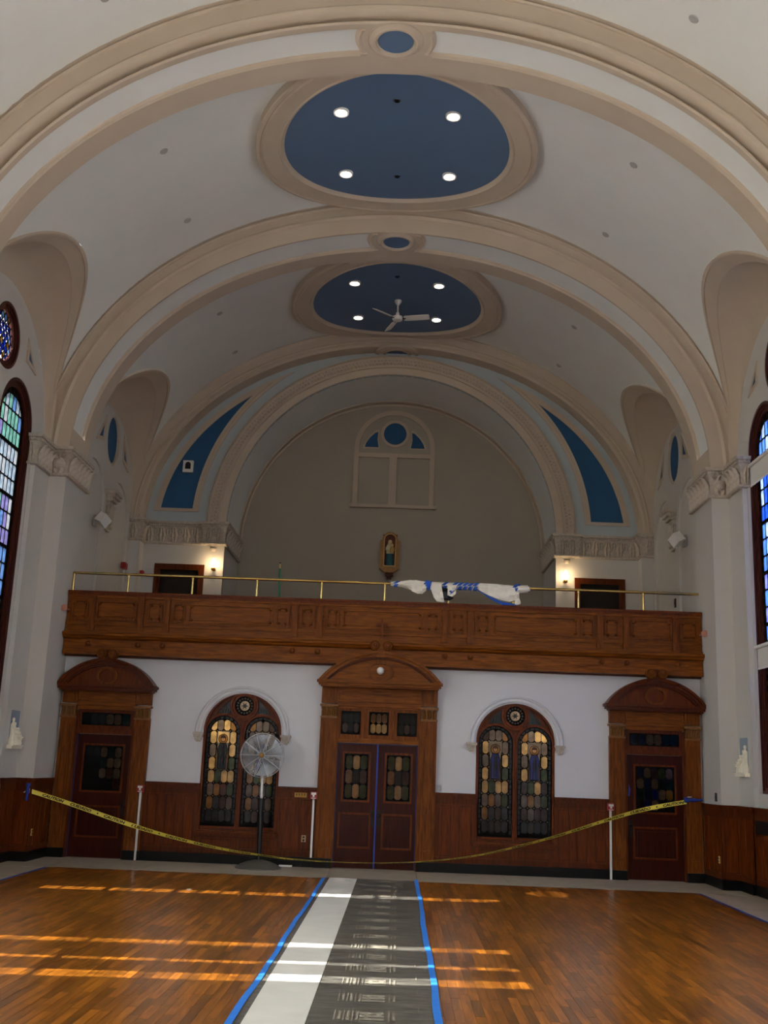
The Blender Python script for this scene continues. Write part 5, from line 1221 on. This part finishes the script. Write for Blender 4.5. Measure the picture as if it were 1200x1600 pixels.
# ---- relief plaques on the pilasters
for s in (-1, 1):
    t = thing('relief_plaque', (s*6.47, 19.56, 1.95), 'cream carved figure relief on a ledge against a grey-blue ground on the %s pilaster' % SN[s], 'relief')
    x = s*6.48
    obj('ground', M().box(*sorted((x, x-s*.012)), 19.36, 19.78, 1.98, 2.60), mat('grey_blue_ground', srgb(132, 146, 160), .7), t)
    obj('ledge', M().box(*sorted((x, x-s*.09)), 19.30, 19.88, 1.93, 1.975).box(*sorted((x, x-s*.11)), 19.30, 19.88, 1.975, 1.995), RELIEF, t)
    for k, (yy, hh, r) in enumerate(((19.40, .48, .055), (19.50, .40, .05), (19.58, .27, .055), (19.68, .31, .05), (19.77, .24, .055), (19.46, .30, .06), (19.63, .18, .06))):
        x_ = x-s*(.04+.03*(k > 4)); z = 1.995
        m = M().lathe([(r*1.05, z), (r*1.1, z+hh*.15), (r*.8, z+hh*.5), (r*.95, z+hh*.72), (r*.4, z+hh*.80), (r*.32, z+hh*.83), (r*.52, z+hh*.90), (r*.45, z+hh*.97), (.002, z+hh)], (x_, yy, 0), 10)
        fg = obj('relief_figure', m, RELIEF, t, True)
        obj('arm', M().tube([(x_-s*r*.5, yy-r*.8, z+hh*.7), (x_-s*.05, yy-r*.3, z+hh*.55), (x_-s*.06, yy+r*.8, z+hh*.6)], [.02, .017, .013], 7), RELIEF, fg, True)

# ---- roller shades on the right window
for z, lb in ((7.42, 'upper rolled white window shade across the right nave window'), (4.14, 'lower rolled white window shade across the right nave window')):
    t = thing('roller_shade', (6.64, 18.32, z), lb, 'window shade')
    obj('roller', M().tube([(6.585, 17.55, z), (6.585, 19.04, z)], .034, 12), FABW, t, True)
    obj('fabric', M().box(6.60, 6.606, 17.59, 19.01, z-.36, z), FABW, t)
    obj('hem_bar', M().box(6.595, 6.611, 17.59, 19.01, z-.39, z-.36), WPAINT, t)

# ---- pedestal fan wrapped in plastic
FX, FY, FZ = -2.115, 20.40, 1.985
t = thing('pedestal_fan', (-2.07, 20.43, 0), 'tall pedestal fan with a plastic-wrapped round head on a grey domed base', 'fan')
obj('base', M().lathe([(.42, .0), (.42, .02), (.40, .03), (.33, .07), (.22, .115), (.10, .14), (.04, .145)], (-2.07, 20.43, 0), 36), mat('grey_base_cover', srgb(96, 92, 84), .5, noise=.12, scale=6), t, True)
obj('pole', M().tube([(-2.07, 20.43, .13), (-2.085, 20.43, 1.22)], .046, 14), BLK, t, True)
obj('upper_pole', M().tube([(-2.085, 20.43, 1.20), (-2.105, 20.43, 1.85)], .026, 12), WPAINT, t, True)
obj('motor', M().lathe([(.05, FY+.26), (.11, FY+.24), (.12, FY+.10), (.07, FY+.06)], (FX, 0, FZ), 20, 'y'), CHROME, t, True)
obj('hub', M().lathe([(.04, FY-.07), (.045, FY-.10), (.03, FY-.115), (.001, FY-.118)], (FX, 0, FZ), 18, 'y'), DBRASS, t, True)
for k in range(4):
    a0 = k*PI/2+.35; rows = []
    for i in range(7):
        r = .06+.31*i/6; rows.append([(FX+r*cos(a0+b*(.25+.35*i/6)), FY+.02+.05*b, FZ+r*sin(a0+b*(.25+.35*i/6))) for b in (-1, -.5, 0, .5, 1)])
    obj('blade', M().grid(rows), CHROME, t, True)
for k in range(20):
    a = 2*PI*k/20; pts = [(FX+r*cos(a), FY+yy, FZ+r*sin(a)) for r, yy in ((.05, -.095), (.2, -.09), (.32, -.07), (.40, -.01), (.40, .05), (.3, .10), (.12, .13))]
    if k % 2 == 0: obj('cage_wire', M().tube(pts, .0042, 5), WPAINT, t)
rg = M()
for r, yy in ((.40, 0), (.40, .05)): rg.tube([(FX+r*cos(2*PI*i/40), FY+yy, FZ+r*sin(2*PI*i/40)) for i in range(41)], .0045, 5)
obj('cage_ring', rg, WPAINT, t)
rows = []
for i in range(72):
    a = 2*PI*i/72; rows.append([(FX+r*cos(a), FY+yy+.012*sin(i*.9+r*9)*(r > .08)+.008*sin(i*2.3), FZ+r*sin(a)) for r, yy in ((.045, -.125), (.12, -.12), (.22, -.11), (.32, -.095), (.395, -.06), (.415, -.01), (.41, .05), (.33, .13), (.2, .20), (.13, .26))])
rows.append(rows[0]); obj('plastic_wrap', M().grid(rows), WRAP, t, True)
t = thing('power_strip', (-1.62, 20.9, 0), 'short white power strip on the stone by the fan base', 'power strip')
obj('body', M().box(-1.74, -1.50, 20.86, 20.91, .002, .032), WPAINT, t); obj('switch', M().box(-1.72, -1.70, 20.872, 20.898, .03, .037), RED, t)
obj('cord', M().tube([(-1.5, 20.885, .012), (-1.42, 20.90, .010), (-1.36, 20.93, .010), (-1.33, 20.955, .10), (-1.325, 21.02, .46)], .006, 6), BLK, t)

# ---- floor protection down the aisle
t = thing('floor_runner', (0, 14, 0), 'dark grey printed protection board laid down the central aisle', 'runner')
rows = []
for j in range(61):
    y = 5.0+(19.24-5.0)*j/60; rows.append([(x, y, .0045+.0022*sin(y*3.1+x*5)*cos(y*1.3)) for x in (-.76, -.5, -.25, -.1, 0, .2, .4, .6, .76)])
rm = M().grid(rows); rm.grid([[(x, y, .0008) for x in (-.76, .76)] for y in (5.0, 19.24)]); obj('board', rm, FELT, t, True)
pr = []
for j in range(17):
    y = 8.35+j*.66
    b = M(); x = -.04
    for dx, w, l in ((0, .012, .34), (.035, .022, .28), (.072, .012, .34), (.10, .024, .30), (.14, .012, .34), (.172, .02, .30), (.42, .014, .36), (.455, .020, .26)): b.box(x+dx, x+dx+w, y-l/2, y+l/2, .0085, .0095)
    for k in range(3): b.box(x+.20, x+.39, y-.15+k*.10, y-.15+k*.10+.075, .0085, .0095)
    b.box(x+.235, x+.27, y-.15, y+.12, .0085, .0097); b.box(x+.33, x+.37, y-.05, y+.12, .0085, .0097)
    obj('printed_mark', b, PRINT, t)
    for xx in (-.22, .62): obj('tick_mark', M().box(xx, xx+.008, y+.18, y+.42, .0085, .0095), PRINT, t)
t = obj('paper_strip', M().box(-.70, -.235, 5.0, 19.2, .0075, .0105), PAPERW, None, label='long white paper strip along the left side of the dark aisle board', cat='paper strip')
def tape_strip(x, w, y0, y1, lb, mtl=TAPEB, z=.0125, name='masking_tape', wob=.01):
    m = M(); rows = []
    for j in range(81):
        y = y0+(y1-y0)*j/80; d = wob*sin(j*.7)*.4+wob*sin(j*.23); rows.append([(x-w/2+d, y, z-.003), (x-w/2+d, y, z), (x+w/2+d*.7, y, z), (x+w/2+d*.7, y, z-.003)])
    m.grid(rows, True); m.f += [(0, 1, 2, 3), tuple(len(m.v)-4+i for i in (3, 2, 1, 0))]
    return obj(name, m, mtl, None, label=lb, cat='tape')
tape_strip(-.785, .055, 5.0, 19.15, 'bright blue tape along the left edge of the aisle runner')
tape_strip(.775, .06, 5.0, 19.40, 'bright blue tape along the right edge of the aisle runner')
tape_strip(-5.5, .05, 8.0, 19.1, 'dark blue tape where the oak floor meets the left stone margin', TAPED, .005, wob=.002)
tape_strip(5.5, .05, 8.0, 19.1, 'dark blue tape where the oak floor meets the right stone margin', TAPED, .005, wob=.002)
t = obj('paper_scrap', M().plate([(-2.66, 16.72), (-2.60, 16.71), (-2.585, 16.76), (-2.64, 16.79)], [], XY(.001), 0, .012), PAPERW, None, label='tiny white scrap lying on the oak floor near the fan', cat='scrap')

# tape on the doors
yt = BACK-.026
TAPEDK = mat('dull_blue_tape', srgb(42, 46, 112), .6)
def vtape(x, z0, z1, lb, w=.013, y=yt, mt=None): mt = mt or TAPEDK; return obj('masking_tape', M().box(x-w/2, x+w/2, y-.003, y, z0, z1), mt, None, label=lb, cat='tape')
vtape(D1-.512, .02, 2.255, 'upright blue tape down the hinge side of the left doorway')
vtape(-.752, .02, 2.27, 'upright blue tape down the left edge of the central double door')
vtape(.752, .02, 2.27, 'upright blue tape down the right edge of the central double door')
vtape(.0, .02, 2.27, 'upright blue tape over the meeting edges of the central double door', .03, BACK-.034, TAPED)
obj('masking_tape', M().box(-.74, .74, yt-.003, yt, 2.262, 2.272), TAPEDK, None, label='level blue tape along the head of the central double door', cat='tape')
obj('masking_tape', M().plate([(D3-.50, 1.50), (D3-.47, 1.50), (D3-.455, 1.62), (D3-.48, 1.72)], [], XZ(yt-.003), 0, .003), TAPED, None, label='short torn bit of blue tape on the frame edge of the right doorway', cat='tape')

# ---- caution tape with lettering
TP = [(-6.182, 19.86, 1.215), (-5.441, 19.948, 1.009), (-4.237, 20.054, .652), (-3.246, 20.141, .421), (-2.556, 20.203, .301), (-2.098, 20.243, .249), (-1.524, 20.294, .191), (-.721, 20.365, .161), (.2, 20.447, .173),
      (1.125, 20.528, .241), (2.057, 20.61, .393), (3.114, 20.701, .674), (3.708, 20.752, .863), (4.343, 20.806, 1.077), (5.031, 20.864, 1.284), (5.785, 20.90, 1.44)]
def cr_(p, t):
    n = len(p)-1; i = min(int(t*n), n-1); u = t*n-i; P = [Vector(p[max(0, min(n, i+k))]) for k in (-1, 0, 1, 2)]
    return .5*((2*P[1])+(P[2]-P[0])*u+(2*P[0]-5*P[1]+4*P[2]-P[3])*u*u+(3*P[1]-P[0]-3*P[2]+P[3])*u**3)
SAM = [cr_(TP, i/300) for i in range(301)]; CUM = [0]
for a, b in zip(SAM, SAM[1:]): CUM.append(CUM[-1]+(b-a).length)
LEN = CUM[-1]
def on_tape(sv, tv, off=0.0):
    sv = max(0, min(LEN-1e-4, sv)); k = max(0, min(299, next((i for i, c in enumerate(CUM) if c > sv), 300)-1))
    u = (sv-CUM[k])/max(1e-6, CUM[k+1]-CUM[k]); p = SAM[k].lerp(SAM[k+1], u); d = (SAM[k+1]-SAM[k]).normalized()
    q = sv/LEN; w_ = .34 if q < .5 else .44; tw = 1.34*max(0, 1-abs(q-.5)/w_)**.45 if abs(q-.5) < w_ else 0     # twisted edge-on in the middle
    up = Vector((0, 0, 1)); up = (up-d*up.dot(d)).normalized(); sd = d.cross(up)
    v = up*cos(tw)+sd*sin(tw); n = d.cross(v)
    if n.y > 0: n = -n
    return p+v*tv+n*off
ct = thing('caution_tape', (-6.18, 19.86, 1.2), 'yellow caution tape sagging across the back of the nave between the two piers', 'caution tape')
rows = [[on_tape(LEN*i/240, tv, o_) for tv, o_ in ((-.037, 0), (.037, 0), (.037, -.0012), (-.037, -.0012))] for i in range(241)]
m = M().grid(rows, True); m.f += [(0, 1, 2, 3), tuple(len(m.v)-4+i for i in (3, 2, 1, 0))]; obj('ribbon', m, YEL, ct)
def text_verts(s, size):
    cu = bpy.data.curves.new('t', 'FONT'); cu.body = s; cu.size = size; cu.resolution_u = 2; cu.shear = .2; cu.offset = .0032
    o = link(bpy.data.objects.new('t', cu)); dg = bpy.context.evaluated_depsgraph_get(); dg.update()
    me = bpy.data.meshes.new_from_object(o.evaluated_get(dg)); v = [tuple(p.co) for p in me.vertices]; f = [tuple(p.vertices) for p in me.polygons]
    bpy.data.objects.remove(o); bpy.data.curves.remove(cu); bpy.data.meshes.remove(me); return v, f
TX = {s: text_verts(s, .062) for s in ('CAUTION', 'CUIDADO')}
BLKINK = mat('black_ink', srgb(20, 18, 10), .5)
sv = .25; k = 0
while sv < LEN-.4:
    v, f = TX[('CAUTION', 'CUIDADO')[k % 2]]; x0 = min(p[0] for p in v); x1 = max(p[0] for p in v); st = .40/(x1-x0)
    obj('lettering', M().add([on_tape(sv+(p[0]-x0)*st, p[1]-.021, .0012) for p in v], f), BLKINK, ct)
    if k % 2: obj('star_mark', M().add([on_tape(sv+.52+.022*(1 if j % 2 == 0 else .5)*cos(PI*j/5), .022*(1 if j % 2 == 0 else .5)*sin(PI*j/5), .0012) for j in range(10)], [tuple(range(10))]), BLKINK, ct); sv += .12
    sv += .52; k += 1
t = thing('tape_anchor', (-6.17, 19.85, 1.2), 'crumpled blue tape wad holding the caution tape to the left pier corner', 'tape')
m = M(); rows = []
for i in range(9):
    z = 1.34-.30*i/8; r = .045*(1-.06*i)*(1+.25*sin(i*2.1)); rows.append([(-6.19+r*cos(a)*.9, 19.835-.02+.03*sin(a)*(1+.3*sin(i*1.3+a)), z) for a in [2*PI*k/8 for k in range(8)]])
m.grid(rows, True); obj('wad', m, TAPED, t); obj('loose_end', M().plate([(-6.26, 1.17), (-6.22, 1.20), (-6.215, 1.215), (-6.27, 1.185)], [], XZ(19.83), 0, .004), WPAINT, t)
t = thing('tape_anchor', (5.95, 20.9, 1.45), 'crumpled blue tape wad holding the caution tape to the right door frame', 'tape')
m = M(); rows = []
for i in range(9):
    x = 5.74+.34*i/8; r = .045*(1-.08*i)*(1+.3*sin(i*1.9)); rows.append([(x, 20.905+.028*sin(a), 1.47+.012*i/8+r*cos(a)) for a in [2*PI*k/8 for k in range(8)]])
m.grid(rows, True); m.f += [tuple(range(8)), tuple(len(m.v)-8+i for i in reversed(range(8)))]; obj('wad', m, TAPED, t)
obj('loose_end', M().plate([(5.80, 1.52), (5.88, 1.525), (5.885, 1.535), (5.80, 1.535)], [], XZ(20.88), 0, .004), WPAINT, t)
